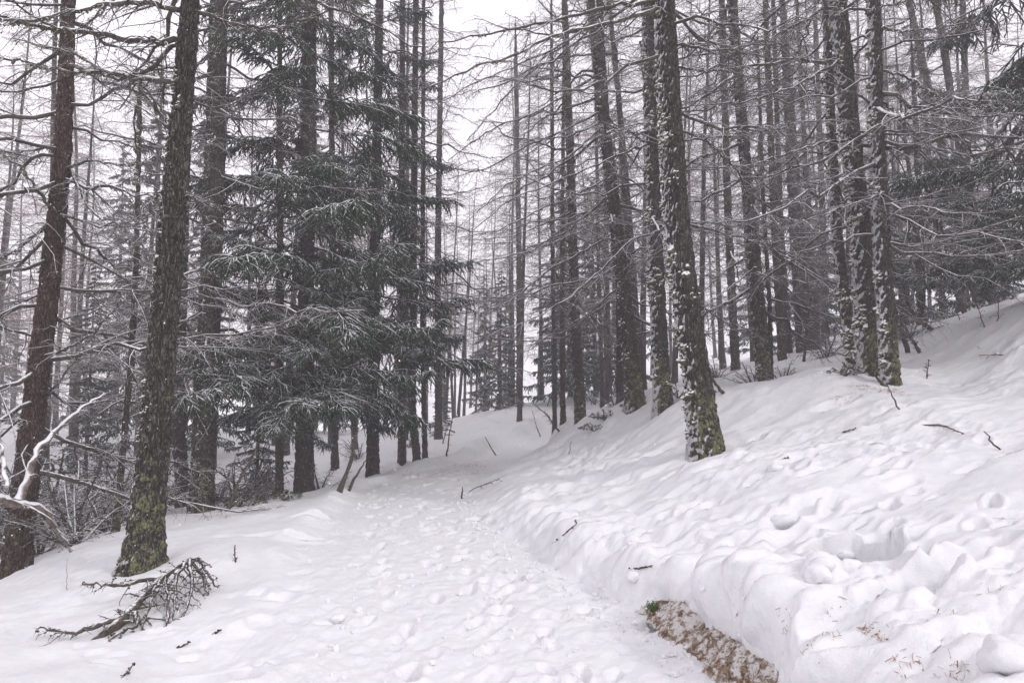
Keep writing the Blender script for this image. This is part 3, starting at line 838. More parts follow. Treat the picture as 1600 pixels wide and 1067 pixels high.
rt = np.random.default_rng(5)
TREE_DATA = []
for ti, t in enumerate(TREES):
    b, P, w0, w1, ztop = trunk_axis(t)
    o = root(t['n'], t['lab'], b, cat='tree')
    me, zs, Cs, r = build_trunk(t, P, w0, w1, ztop)
    part('trunk', me, o)
    H = P[-1, 2]
    TREE_DATA.append((o, b, zs, Cs, r))
    spruce = t.get('kind') == 'spruce'
    # moss
    if t['Y'] < 15 and not spruce:
        k = {'bark_mossy': 750, 'bark_grey': 620, 'bark_red': 250}.get(t['mat'], 150)
        k = int(k * .5 * (w0 / .2))
        mg = moss_geo(zs, Cs, r, rt, k, zmax=min(H, t['Y'] * .62 + 2), size=(.0155 if t['mat'] == 'bark_mossy' else .008) + .0006 * t['Y'])
        part('moss', mg.mesh('moss', M['moss'], True), o, kind='stuff')
    hm, nb = t['hmin'], t['nb']
    if spruce:
        hs = hm + (H - hm) * ((np.arange(nb) + rt.uniform(0, 1, nb)) / nb) ** 1.3
    else:
        zv = min(H - 1, t['Y'] * .62 + 2.5)
        nb = max(4, int(nb * .72)); nvis = int(nb * .8)
        hs = np.concatenate([hm + (zv - hm) * (np.arange(nvis) + rt.uniform(0, 1, nvis)) / nvis,
                             zv + (H - .5 - zv) * (np.arange(nb - nvis) + .5) / max(1, nb - nvis)])
    for j, h in enumerate(hs):
        fr = h / H
        az = j * 2.399 + rt.normal(0, .4)
        if t.get('sweep') and rt.random() < .45: az = math.pi + rt.normal(.1, .5)
        cx, cy, r_ = [float(np.interp(h, zs, q)) for q in (Cs[:, 0], Cs[:, 1], r)]
        if spruce:
            L = t.get('bl', 1) * 2.3 * (1 - fr) ** .62 * rt.uniform(.7, 1.15) * (0.55 + .45 * min(1, h / 3)) + .15
            lm = SPRUCE_LIMBS[rt.integers(len(SPRUCE_LIMBS))]; sc = L / 2.2
        elif rt.random() < (.35 if h < 3.2 else .08):
            lm = LARCH_DEAD[rt.integers(len(LARCH_DEAD))]; sc = rt.uniform(.5, 1.2) * t.get('bl', 1)
        else:
            L = t.get('bl', 1) * rt.uniform(1.7, 3.3) * (1.15 - .8 * fr ** 1.5) * min(1, .6 + w0 * 3)
            lm = LARCH_LIMBS[rt.integers(len(LARCH_LIMBS))]; sc = L / 2.6
        # keep the lane to the camera free
        lo = part('branch', lm, o)
        wx = b[0] + cx + math.cos(az) * 2; wy = b[1] + cy + math.sin(az) * 2
        if wy < 4.5 and abs(wx) < 4: az = -az
        tilt = (.34 * fr - .08) + rt.normal(0, .10)
        lo.matrix_local = (Matrix.Translation((cx + math.cos(az) * r_ * .6, cy + math.sin(az) * r_ * .6, h)) @ Matrix.Rotation(az, 4, 'Z')
                           @ Matrix.Rotation(-tilt, 4, 'Y') @ Matrix.Rotation(rt.normal(0, .15), 4, 'X') @ Matrix.Scale(sc, 4))

# ------------------------------------------------------------------ explicit long limbs seen in the photograph
def tree_by(px):
    return min(range(len(TREES)), key=lambda i: abs(TREES[i]['pts'][0][0] - px))
LIMBS = [ # base px of the tree, pixel polyline from the trunk outwards, depth at the end, radius
 (222, [(278, 65), (200, 60), (120, 48), (60, 42), (-30, 22)], 5.6, .030),
 (222, [(266, 128), (200, 118), (110, 112), (50, 98), (-20, 88)], 6.3, .027),
 (222, [(270, 70), (235, 110), (180, 125), (120, 85), (20, 60)], 7.2, .020),
 (222, [(275, 15), (220, 2), (150, 8), (60, 28), (-30, 40)], 5.4, .026),
 (222, [(262, 200), (225, 130), (213, 135), (210, 230)], 7.4, .018),
 (222, [(250, 300), (238, 312), (228, 350), (222, 385)], 6.6, .016),
 (222, [(285, 300), (310, 310), (340, 325)], 6.9, .014),
 (222, [(318, 20), (345, 32), (400, 45), (450, 40), (490, 25), (545, 0)], 7.6, .019),
 (24, [(85, 340), (50, 370), (20, 395), (-30, 410)], 8.4, .026),
 (24, [(98, 265), (140, 250), (190, 258), (235, 255)], 8.6, .016),
 (24, [(85, 330), (60, 300), (35, 262), (-20, 225)], 8.2, .022),
 (24, [(95, 225), (60, 232), (30, 240), (-20, 235)], 9.2, .015),
 (24, [(108, 260), (135, 320), (160, 345), (210, 340)], 8.2, .018),
 (24, [(100, 60), (125, 45), (160, 20), (190, -20)], 9.4, .017),
 (24, [(62, 560), (105, 545), (150, 520), (180, 480), (190, 470)], 7.6, .018),
 (24, [(52, 640), (90, 600), (120, 560), (160, 500)], 9.3, .015),
 (1105, [(1040, 10), (960, 35), (870, 55), (800, 90), (730, 110), (660, 140)], 7.6, .026),
 (1105, [(1035, 0), (960, 10), (850, 35), (770, 50), (690, 68)], 8.2, .024),
 (1105, [(1062, 105), (1110, 112), (1150, 105), (1190, 108)], 8.6, .016),
 (1105, [(1066, 70), (1110, 80), (1160, 72), (1230, 68)], 9.4, .017),
 (1105, [(1070, 205), (1110, 225), (1150, 262), (1180, 330)], 9.6, .016),
 (1105, [(1078, 350), (1120, 362), (1170, 375), (1240, 380)], 9.8, .014),
 (1105, [(1070, 220), (1120, 214), (1180, 205), (1240, 190)], 8.4, .013),
 (994, [(922, 40), (870, 75), (800, 105), (730, 135), (690, 160)], 12.4, .024),
 (994, [(925, 85), (870, 90), (830, 110), (790, 150), (730, 220)], 12.9, .022),
 (994, [(930, 120), (880, 150), (830, 180), (780, 195), (700, 250)], 13, .024),
 (994, [(936, 175), (880, 205), (820, 230), (770, 260), (700, 280)], 12.5, .024),
 (994, [(940, 200), (890, 245), (840, 265), (790, 290), (730, 345)], 12.2, .022),
 (994, [(946, 280), (900, 305), (840, 330), (780, 360), (720, 372)], 12.6, .022),
 (994, [(950, 340), (900, 365), (850, 385), (800, 400), (735, 410)], 12.4, .020),
 (994, [(955, 365), (900, 400), (860, 420), (800, 470), (745, 490)], 12.8, .020),
 (1036, [(1012, 225), (980, 235), (940, 255), (880, 280), (800, 310), (740, 360)], 10.8, .020),
 (1036, [(1020, 365), (985, 375), (940, 420), (890, 465), (830, 500), (770, 520)], 10.9, .018),
 (908, [(895, 400), (860, 420), (820, 450), (770, 470), (700, 480)], 15.4, .018),
 (908, [(895, 330), (850, 350), (800, 370), (730, 375)], 15.6, .018),
 (1356, [(1318, 90), (1290, 110), (1230, 140), (1150, 162), (1080, 165)], 9.4, .024),
 (1356, [(1325, 220), (1290, 222), (1230, 240), (1160, 262), (1100, 262)], 9.6, .020),
 (1356, [(1300, 130), (1250, 120), (1200, 125), (1130, 110)], 10.4, .018),
 (1392, [(1380, 110), (1420, 120), (1450, 140), (1480, 160), (1530, 190)], 9.3, .022),
 (1392, [(1380, 160), (1410, 190), (1440, 215), (1460, 240)], 9.8, .016),
 (1392, [(1372, 45), (1420, 50), (1470, 42), (1530, 36)], 9.4, .020),
 (1392, [(1384, 300), (1360, 310), (1300, 330), (1240, 352)], 9.2, .014),
 (1392, [(1440, 205), (1475, 200), (1510, 180), (1545, 150)], 8.9, .016),
 (1392, [(1372, 10), (1400, 8), (1440, -5)], 9.9, .014),
 (1196, [(1178, 420), (1140, 450), (1110, 470), (1090, 500)], 12.6, .014),
 (1196, [(1150, 30), (1110, 40), (1090, 15), (1060, -10)], 13, .018),
 (1196, [(1158, 150), (1200, 130), (1240, 100), (1300, 92)], 13, .016),
 (475, [(478, 320), (430, 330), (390, 350), (345, 352)], 12.4, .011),
 (317, [(346, 180), (380, 172), (420, 160), (470, 140)], 12, .010),
 (317, [(340, 310), (380, 300), (430, 260), (470, 190), (510, 140)], 12, .010),
 (317, [(336, 370), (400, 380), (460, 370), (510, 345)], 12, .010),
]
re_ = np.random.default_rng(77)
for (bp, pl, yend, rad) in LIMBS:
    ti = tree_by(bp); t = TREES[ti]; o, b, zs, Cs, r = TREE_DATA[ti]
    n = len(pl)
    pts = []
    for i, (px, py) in enumerate(pl):
        f = i / (n - 1)
        pts.append(at(px, py, t['Y'] + (yend - t['Y']) * f ** .9))
    pts = np.array(pts)
    # begin inside the trunk
    hz = pts[0][2] - b[2]
    c0 = b + np.array([np.interp(hz, zs, Cs[:, 0]), np.interp(hz, zs, Cs[:, 1]), hz])
    if np.linalg.norm(c0 - pts[0]) < 1.2: pts = np.vstack([c0, pts])
    P = path_from(pts - b, 26)
    P[2:] += re_.normal(0, .011, P[2:].shape)
    g = larch_limb_geo(P, rad, re_, n2=26, n3=8, lumps=.45, tw=.62 if len(pl) > 4 else .8, sides=7)
    # moss hanging from the limb, snow lying along it
    lo = part('branch', g.mesh('long_branch', M['twig']), o)
    k = 60; tt = re_.random(k) * (len(P) - 4); i0 = tt.astype(int)
    c = P[i0] * (1 - (tt - i0))[:, None] + P[i0 + 1] * (tt - i0)[:, None] + np.array([0, 0, -.7]) * rad * re_.random((k, 1))
    sz = rad * re_.uniform(.5, 1.1, k) * .8
    V, F = octs(c, sz); V = V.reshape(-1, 6, 3) + re_.normal(0, .4, (k, 6, 3)) * sz[:, None, None]
    mg = Geo(); mg.addto(V.reshape(-1, 3), f3=F)
    part('moss', mg.mesh('branch_moss', M['moss'], False), lo, kind='stuff')

# ------------------------------------------------------------------ forest beyond: prototypes and copies
def far_larch(seed, H, nb, bl, thin, bare=.25):
    rng = np.random.default_rng(seed)
    g = Geo(); h0 = H * bare
    for j in range(nb):
        h = h0 + (H - h0) * (j + rng.random()) / nb; fr = h / H
        az = j * 2.399 + rng.normal(0, .5); L = bl * rng.uniform(.7, 1.2) * (1.1 - .95 * ((h - h0) / (H - h0)) ** 1.1)
        P = limb_axis(rng, 6, rng.uniform(-.35, .0) + .25 * fr, rng.uniform(0, .25), .07, L)
        R = (.016 * (1 - .8 * np.linspace(0, 1, 6)) + .004)[None] * (.5 + .5 * L / bl)
        P2, R2 = kids(P[None], R, rng, 14, .12, .98, .40 * L, .14 * L, .85, .2, 4, rfac=.5, jit=.16, rmin=.0042 * thin, flat=.4)
        P3, R3 = kids(P2, R2, rng, 4, .15, .95, .13 * L, .08 * L, .8, .1, 3, rfac=.7, jit=.2, rmin=.003 * thin, flat=.5)
        ca, sa = math.cos(az), math.sin(az)
        Rm = np.array([[ca, sa, 0], [-sa, ca, 0], [0, 0, 1]])
        off = np.array([0, 0, h])
        for (PP, RR, s) in ((P[None], R, 4), (P2, R2, 3), (P3, R3, 3)):
            v, f = tube_arrays(PP, RR, s); g.add(v @ Rm + off, f)
    tr = Geo()
    zs = np.linspace(-.4, H, 26); r = .15 * (1 - .93 * (np.clip(zs, 0, H) / H) ** .9) * (1 + .35 * np.exp(-np.clip(zs, 0, None) / .3))
    P = np.stack([.10 * np.sin(zs * .5 + seed) * zs / H, .10 * np.cos(zs * .4) * zs / H, zs], 1)
    v, f = tube_arrays(P[None], r[None, :, None] * (1 + .08 * rng.normal(0, 1, (1, 26, 10))), 10); tr.add(v, f)
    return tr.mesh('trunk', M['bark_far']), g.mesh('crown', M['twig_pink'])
def far_spruce(seed, H, nb, bl):
    rng = np.random.default_rng(seed); g = Geo()
    for j in range(nb):
        h = .05 * H + .94 * H * (j + rng.random()) / nb; fr = h / H
        az = j * 2.399 + rng.normal(0, .5); L = bl * rng.uniform(.7, 1.15) * (1 - fr) ** .8 + .15
        P = limb_axis(rng, 6, rng.uniform(-.45, -.15), rng.uniform(-.05, .25), .06, L)
        gg, _ = spruce_limb_geo(P, .018, rng, n2=20, n3=5, thin=1.6, fr=.016, spikes=1)
        v, f3, f4 = gg.arrays()
        ca, sa = math.cos(az), math.sin(az)
        g.addto(v @ np.array([[ca, sa, 0], [-sa, ca, 0], [0, 0, 1]]) + np.array([0, 0, h]), f3, f4)
    tr = Geo(); zs = np.linspace(-.4, H, 16); r = .14 * (1 - .95 * np.clip(zs, 0, H) / H)
    P = np.stack([0 * zs, 0 * zs, zs], 1); v, f = tube_arrays(P[None], r[None], 9); tr.add(v, f)
    return tr.mesh('trunk', M['bark_far']), g.mesh('crown', M['needles_far'])
LP = [far_larch(101, 19, 95, 2.5, 1.0, .22), far_larch(102, 21, 95, 2.2, 1.1, .3), far_larch(103, 17, 90, 2.6, 1.0, .12), far_larch(104, 22, 85, 2.0, 1.3, .4)]
SPP = [far_spruce(201, 15, 80, 2.2), far_spruce(202, 11, 70, 1.9)]

FAR = []
rf = np.random.default_rng(909)
taken = [np.array([d[1][0], d[1][1]]) for d in TREE_DATA]
def place_far(kind, x, y, label, group, sc=None, lean=.03):
    pr = (LP if kind == 'larch' else SPP)
    tm, cm = pr[rf.integers(len(pr))]
    z = float(tps(x, y)) - .05
    o = root(kind + '_tree', label, (x, y, z), group, rf.uniform(0, 6.28))
    s = sc or rf.uniform(.75, 1.12)
    o.scale = (s, s, s * rf.uniform(.9, 1.1))
    o.rotation_euler[0] = rf.normal(0, lean); o.rotation_euler[1] = rf.normal(0, lean)
    part('trunk', tm, o); part('crown', cm, o)
    taken.append(np.array([x, y])); FAR.append((x / y * FPX + 800, y, kind, o))
ZONES = [ # name, angle range in px, Y range, number, spacing, label
 ('larch', 930, 1330, 19, 32, 14, 1.5, 'bare larch in the thick stand up the right slope, fading into the falling snow', 'larches in the stand on the right slope'),
 ('larch', 1000, 1600, 30, 60, 22, 1.6, 'pale distant larch far up the right slope in the fog', 'pale larches far up the right slope'),
 ('larch', 1330, 1640, 20, 34, 9, 1.4, 'grey larch behind the right hand cluster among the spruces', 'larches among the right hand spruces'),
 ('larch', -60, 420, 17, 34, 10, 1.7, 'bare larch downhill on the left behind the front trunks', 'larches downhill on the left'),
 ('larch', 380, 670, 24, 40, 13, 1.5, 'bare larch behind the dark spruces left of the path', 'larches behind the left spruces'),
 ('larch', -100, 690, 34, 66, 28, 2.0, 'pale distant larch in the fog on the left', 'pale larches in the fog on the left'),
 ('larch', 800, 960, 24, 60, 10, 1.6, 'bare larch beyond the path bend, softened by the fog', 'larches beyond the path bend'),
 ('larch', 690, 800, 60, 90, 6, 3.0, 'faint larch almost lost in the fog at the end of the path', 'faint larches at the end of the path'),
 ('larch', 690, 800, 36, 58, 12, 1.8, 'pale slim larch closing the view where the path disappears', 'slim larches closing the view'),
 ('spruce', 755, 815, 33, 42, 3, 2.0, 'foggy dark spruce in the group behind the snow mound', 'spruces behind the snow mound'),
 ('spruce', 820, 1000, 22, 36, 4, 2.0, 'snow dusted spruce among the larches just right of the path bend', 'spruces right of the path bend'),
 ('spruce', 1120, 1600, 24, 45, 6, 2.2, 'snow dusted spruce deep in the right hand stand', 'spruces in the right hand stand'),
 ('spruce', 0, 620, 22, 42, 5, 2.2, 'foggy spruce behind the left hand trunks', 'spruces behind the left hand trunks'),
 ('larch', -900, -120, 6, 40, 16, 2.6, 'larch outside the left edge of the view', 'larches beyond the left edge'),
 ('larch', 1720, 2700, 7, 40, 18, 2.6, 'larch outside the right edge of the view', 'larches beyond the right edge'),
]
for kind, p0, p1, y0, y1, n, sp, lab, grp in ZONES:
    c = 0
    for _ in range(n * 12):
        y = y0 + (y1 - y0) * rf.random(); px = rf.uniform(p0, p1); x = (px - 800) / FPX * y
        pc = float(smooth_interp(np.array([y]), PY, PX)[0])
        if abs(x - pc) < 2.0 or min(np.hypot(*(q - (x, y))) for q in taken) < sp: continue
        # keep the lane of open sky over the path as seen in the photograph
        if 700 < px < 790 and y < 33: continue
        place_far(kind, x, y, lab, grp, sc=rf.uniform(.55, .75) if p0 in (690, 755) and y < 59 else None)
        c += 1
        if c >= n: break

MARKS = [(-80, 'the left edge'), (45, 'the reddish larch'), (240, 'the thick leaning larch'), (322, 'the close larch pair'), (477, 'the broad trunked spruce'), (584, 'the path bend spruce'),
         (684, 'the path opening'), (812, 'the snow mound'), (902, 'the dark larch'), (985, 'the leaning larch'), (1090, 'the thickest larch'), (1190, 'the brushwood larch'),
         (1240, 'the row of three'), (1350, 'the right hand cluster'), (1470, 'the tilted larches'), (1680, 'the right edge')]
ORD = ['leftmost', 'second', 'third', 'fourth', 'fifth', 'sixth', 'seventh', 'eighth', 'ninth', 'tenth', 'eleventh', 'twelfth']
bins = {}
for (px, y, kind, o) in FAR:
    if y > 52 or px < -80 or px > 1680: continue
    i = max(k for k in range(len(MARKS)) if MARKS[k][0] <= px)
    i = min(i, len(MARKS) - 2)
    adj = ('grey' if y < 24 else ('hazy' if y < 36 else 'pale foggy')) + ('' if kind == 'spruce' else ' bare')
    bins.setdefault((i, adj, kind), []).append((px, o))
for (i, adj, kind), L_ in bins.items():
    L_.sort(key=lambda q: q[0])
    for j, (px, o) in enumerate(L_):
        o['label'] = adj + ' ' + kind + (' ' if len(L_) == 1 else ', ' + ORD[min(j, 11)] + (' ' if j == 0 else ' from left ')) + 'between ' + MARKS[i][1] + ' and ' + MARKS[i + 1][1].replace('the ', '') 

# ------------------------------------------------------------------ fallen branch, sticks, shrubs
rb = np.random.default_rng(55)
def wood(name, label, cat, pts_world, rad, n2, n3, tw=1., n4=0, mat='dead_wood', lumps=.3, k=16, group=None, jit=.01):
    pts = np.asarray(pts_world, float); b = pts[0].copy()
    P = path_from(pts - b, k); P[1:] += rb.normal(0, jit, P[1:].shape)
    g = larch_limb_geo(P, rad, rb, n2=n2, n3=n3, lumps=lumps, tw=tw, n4=n4) if n2 else None
    if g is None:
        g = Geo(); s = np.linspace(0, 1, k)
        v, f = tube_arrays(P[None], (rad * (1 - .6 * s))[None, :, None] * (1 + lumps * rb.uniform(-.5, 1, (1, k, 7))), 7); g.add(v, f)
    return single(name, g.mesh(name, M[mat]), label, cat, b, group)

# the fallen branch in front of the thick leaning larch
gp = lambda px, py, up=0: ground_px(px, py) + np.array([0, 0, up])
A = gp(110, 998, .02); B_ = gp(205, 962, .05); C_ = gp(255, 928, .14); D_ = gp(294, 910, .20)
fb = root('fallen_branch', 'dead larch branch arching over the snow in the lower left corner', A, cat='branch')
def addlimb(pts, rad, nm='branch', **kw):
    P = path_from(np.asarray(pts) - A, 16); P[1:] += rb.normal(0, .006, P[1:].shape)
    g = larch_limb_geo(P, rad, rb, **kw); return part(nm, g.mesh(nm, M['dead_wood']), fb)
addlimb([gp(140, 998, -.05), gp(180, 985, .04), B_, C_, D_, gp(312, 918, .12)], .034, nm='stem', n2=26, n3=7, tw=.42, lumps=.7)
for p_ in [[B_, gp(215, 985, .05), gp(170, 1000, .0)], [gp(190, 975, .05), gp(120, 1003, .06), gp(62, 996, .07)],
           [C_, gp(262, 950, .10), gp(258, 985, -.02)], [D_, gp(300, 935, .12), gp(285, 965, -.02)], [D_, gp(318, 915, .08), gp(325, 935, -.02)],
           [C_, gp(240, 950, .15), gp(222, 985, 0)], [D_, gp(310, 905, .18), gp(335, 925, .06)], [C_, gp(190, 945, .16), gp(128, 930, .1)],
           [D_, gp(275, 935, .18), gp(270, 970, 0)]]:
    addlimb(p_, .014, n2=12, n3=5, tw=.62, lumps=.7)

def stick(pl, rad, label, up=None, n2=5, name='twig', cat='twig', mat='dead_wood', tw=.35, up_end=.1):
    """pixel points lying on the snow, raised by ups"""
    n = len(pl); pts = [gp(px, py, (up_end * (i / (n - 1)))) for i, (px, py) in enumerate(pl)]
    pts[0][2] -= .02
    wood(name, label, cat, pts, rad, n2, 2, tw=tw, mat=mat, lumps=.6, k=12, jit=.003)
def pole(base, top, rad, label, dy=0, name='dead_sapling', cat='dead sapling', n2=5, tw=.5):
    a = gp(*base, -.1); b = at(top[0], top[1], a[1] + dy); m_ = (a + b) / 2 + rb.normal(0, .03, 3)
    wood(name, label, cat, [a, m_, b], rad, n2, 2, tw=tw, lumps=.25, k=12, jit=.006)
stick([(1440, 662), (1475, 668), (1503, 684)], .007, 'long thin bare twig arching on the snow left of the dark stick at the right', up_end=.05)
stick([(985, 885), (1000, 891), (1020, 889)], .006, 'knobbly dark twig lying on the snow bank just above the bare earth', up_end=.03)
stick([(262, 1014), (295, 1009)], .005, 'short dark twig lying right below the fallen branch', up_end=.02)
stick([(325, 992), (345, 988)], .005, 'tiny twig poking from the snow right of the fallen branch', up_end=.02)
stick([(180, 1064), (208, 1046)], .007, 'knobbly twig at the bottom left edge of the photo', up_end=.03)
stick([(1208, 720), (1232, 717)], .006, 'small dark twig on the snow right of the thickest larch', up_end=.02)
stick([(860, 850), (882, 838), (902, 825)], .006, 'thin dark twig on the bank beside the middle of the path', up_end=.05)
stick([(725, 776), (735, 768), (765, 760), (780, 758)], .008, 'thin curved twig leaning from the dark stub at the path edge', up_end=.1)
stick([(1310, 676), (1338, 672)], .006, 'tiny broken twig on the snow below the right hand cluster', up_end=.03)
stick([(368, 880), (366, 866)], .006, 'small upright twig right of the arch of the fallen branch', up_end=.09)
stick([(104, 925), (103, 897)], .003, 'thin upright stalk on the far left snow', up_end=.16, n2=0)
stick([(1600, 560), (1560, 556), (1530, 560)], .008, 'thin branch lying on the snow at the far right edge', up_end=.05)
pole((1575, 700), (1540, 674), .011, 'dark broken stick standing slanted out of the snow at the right', n2=0)
pole((726, 779), (723, 762), .020, 'short dark stub sticking out at the right edge of the path', n2=0)
pole((778, 711), (758, 682), .020, 'dark slanted stake standing alone where the path bends right', n2=0)
pole((697, 713), (708, 648), .024, 'tall bare stem standing left of the path bend opening', n2=5, tw=.2)
pole((690, 694), (702, 660), .022, 'short curved stem beside the last left larch', n2=3, tw=.2)
pole((526, 767), (560, 668), .050, 'thick dead stem leaning right between the two dark spruces', n2=9, tw=.4)
pole((541, 764), (572, 718), .032, 'shorter dead stem leaning beside the thick one between the dark spruces', n2=7, tw=.4)
pole((415, 786), (424, 730), .030, 'short broken stump stem left of the slender dark spruce', n2=3)
pole((846, 682), (832, 642), .022, 'thin stem leaning left in front of the right path edge larches', n2=5)
pole((876, 672), (836, 632), .030, 'snowy bent stem arching left from the right path edge larches', n2=12, tw=.9)
pole((885, 712), (892, 690), .006, 'short thin stalk on the snow bank right of the path', n2=2)
pole((350, 800), (405, 690), .035, 'dead sapling leaning right behind the left snow crest', n2=14, tw=.8, dy=1)
pole((352, 795), (440, 752), .025, 'low snow lined limb arching over the left crest', n2=14, tw=.9)
pole((1135, 612), (1102, 575), .035, 'broken log end poking up behind the thickest larch', n2=3)
pole((1412, 640), (1385, 598), .012, 'thin dark stick leaning against the foot of the front cluster trunk', n2=0)
pole((1450, 592), (1452, 562), .010, 'small dead seedling standing on the open right slope', n2=12, tw=1.6)
pole((1392, 604), (1368, 588), .035, 'broken stub lying against the feet of the right hand cluster', n2=0)
for (a, b, lab) in [((1500, 560), (1540, 540), 'brittle stalk on the upper right snow slope'), ((1500, 500), (1490, 480), 'little bare shoot at the top of the right slope'),
                    ((1540, 510), (1525, 470), 'bare shoot in the tuft below the right edge spruce'), ((1555, 505), (1560, 465), 'second bare shoot in the tuft below the right edge spruce')]:
    pole(a, b, .008, lab, n2=8, tw=1.2)

# curved snowy sapling and its neighbours at the right
def bent(pl, Y, rad, label, n2=14, tw=.5, mat='twig', y_end=None):
    pts = [at(px, py, Y + ((y_end or Y) - Y) * i / (len(pl) - 1)) for i, (px, py) in enumerate(pl)]
    pts[0][2] = gz(pts[0][0], pts[0][1]) - .1
    wood('sapling', label, 'sapling', pts, rad, n2, 5, tw=tw, mat=mat, lumps=.4, k=22, jit=.008)
bent([(1460, 515), (1430, 495), (1414, 465), (1412, 430), (1432, 422)], 15.5, .050, 'curved sapling with snow along its bent stem, right of the cluster', n2=16)
bent([(1420, 530), (1400, 490), (1390, 430), (1385, 380)], 14.5, .050, 'snow plastered leaning stem just right of the front cluster trunk')
bent([(1440, 530), (1410, 505), (1395, 490)], 14.2, .040, 'snow loaded broken sapling at the foot of the curved one')
bent([(1510, 495), (1490, 440), (1470, 350), (1465, 250)], 17, .055, 'thin leaning sapling in front of the smaller dark spruce', n2=22)
bent([(1335, 560), (1318, 520), (1310, 470)], 12.5, .03, 'low forked sapling left of the cluster foot', n2=14)
bent([(1255, 555), (1262, 500), (1268, 460), (1290, 420)], 17, .035, 'snow lined thin sapling left of the right hand cluster', n2=18, tw=.7)
# left: snow covered windfall and brushwood
def logw(pl, Ys, rad, label, n2=10, tw=.35, name='windfall_trunk', cat='fallen trunk'):
    pts = [at(px, py, y) for (px, py), y in zip(pl, Ys)]
    wood(name, label, cat, pts, rad, n2, 5, tw=tw, lumps=.25, k=24, jit=.012, mat='log')
M['log'] = snowy('snowy_log', flat_col((.10, .08, .065), (.24, .2, .17), 16), -.1, .25, .1, 9, .5)[0]
logw([(-30, 770), (20, 785), (70, 795), (90, 830), (112, 862)], [7.2, 7.6, 8.0, 8.2, 8.4], .062, 'thick snow laden broken limb bowed to the ground at the far left')
logw([(30, 780), (60, 700), (110, 650), (160, 615)], [7.8, 7.9, 8.2, 8.6], .045, 'snow capped limb slanting up right from the windfall at the far left', n2=14)
logw([(10, 760), (0, 690), (-10, 640)], [7.6, 7.7, 7.7], .022, 'short reddish upright shoot on the far left windfall', n2=5)
SHR = [(120, 850, 9.2, 1.5, 'tangled snowy brushwood under the reddish larch, nearest the snow crest'), (60, 860, 10, 1.6, 'bare brushwood behind the windfall at the far left'),
       (160, 830, 11, 1.6, 'dense bare shrub between the windfall and the thin dead larch'), (100, 820, 12.5, 2.0, 'tall bare shrub behind the reddish larch'),
       (220, 810, 14, 1.6, 'bare shrub just behind the thick leaning larch'), (15, 850, 12, 2.0, 'bare shrub at the left edge behind the reddish larch'),
       (370, 795, 13.5, 1.5, 'tangled shrub between the close larch pair and the slender spruce'), (400, 785, 14.5, 1.3, 'low brushwood at the foot of the slender dark spruce'),
       (340, 790, 16, 1.7, 'bare shrub right behind the close larch pair'), (500, 765, 15.5, 1.0, 'low brushwood right of the broad spruce trunk'),
       (1180, 610, 13.6, .9, 'brushwood at the foot of the brushwood larch, left side'), (1225, 600, 13.8, .8, 'brushwood at the foot of the brushwood larch, right side'),
       (1290, 560, 17, 1.2, 'snowy shrub left of the right hand cluster in the shade'), (1420, 540, 16, 1.3, 'shrub behind the curved sapling'),
       (1120, 600, 17, 1.0, 'low shrub behind the thickest larch on its right'), (960, 640, 15, .6, 'low bare shrub left of the leaning larch'),
       (1560, 490, 17, 1.0, 'low shrub under the right edge spruce'), (640, 716, 22, 1.0, 'low shrub behind the kinked foot larch'),
       (250, 790, 18, 1.8, 'grey shrub far behind the thick leaning larch'), (560, 740, 21, 1.2, 'grey shrub behind the spruce at the path bend'),
       (75, 800, 11.2, 2.3, 'tall snowy brush filling the gap right of the reddish larch'), (140, 780, 13.2, 2.4, 'high tangled brush left of the thin dead larch'),
       (195, 800, 12.6, 2.0, 'high tangled brush right of the thin dead larch'), (-10, 840, 10.8, 2.2, 'snowy brush cut by the left edge'),
       (40, 780, 14.5, 2.6, 'tall pale brush farther back behind the reddish larch'), (255, 800, 16.2, 1.9, 'pale brush directly behind the foot of the thick leaning larch'),
       (390, 790, 18, 2.0, 'pale brush between the close larch pair and the dark spruces')]
SHM = []
for v_ in range(3):
    g = Geo(); rv = np.random.default_rng(300 + v_)
    for j in range(13):
        az = rv.uniform(0, 6.28); L = rv.uniform(.6, 1.1); el = rv.uniform(.5, 1.3)
        s = np.linspace(0, 1, 9); bend = rv.normal(0, .35)
        P = np.stack([np.cos(az + bend * s) * s * math.cos(el) * L, np.sin(az + bend * s) * s * math.cos(el) * L, s * math.sin(el) * L - .15 * s ** 2 + rv.normal(0, .015, 9)], 1)
        gg = larch_limb_geo(P, .012, rv, n2=13, n3=5, thin=.9, tw=.8)
        v, f3, f4 = gg.arrays(); g.addto(v, f3, f4)
    SHM.append(g.mesh('brushwood', M['twig']))
for i, (px, py, Y, s, lab) in enumerate(SHR):
    p = at(px, py, Y); p[2] = gz(p[0], p[1]) - .1
    o = single('bare_shrub', SHM[i % 3], lab, 'shrub', p); o.scale = (s, s, s * .9); o.rotation_euler[2] = i * 1.3
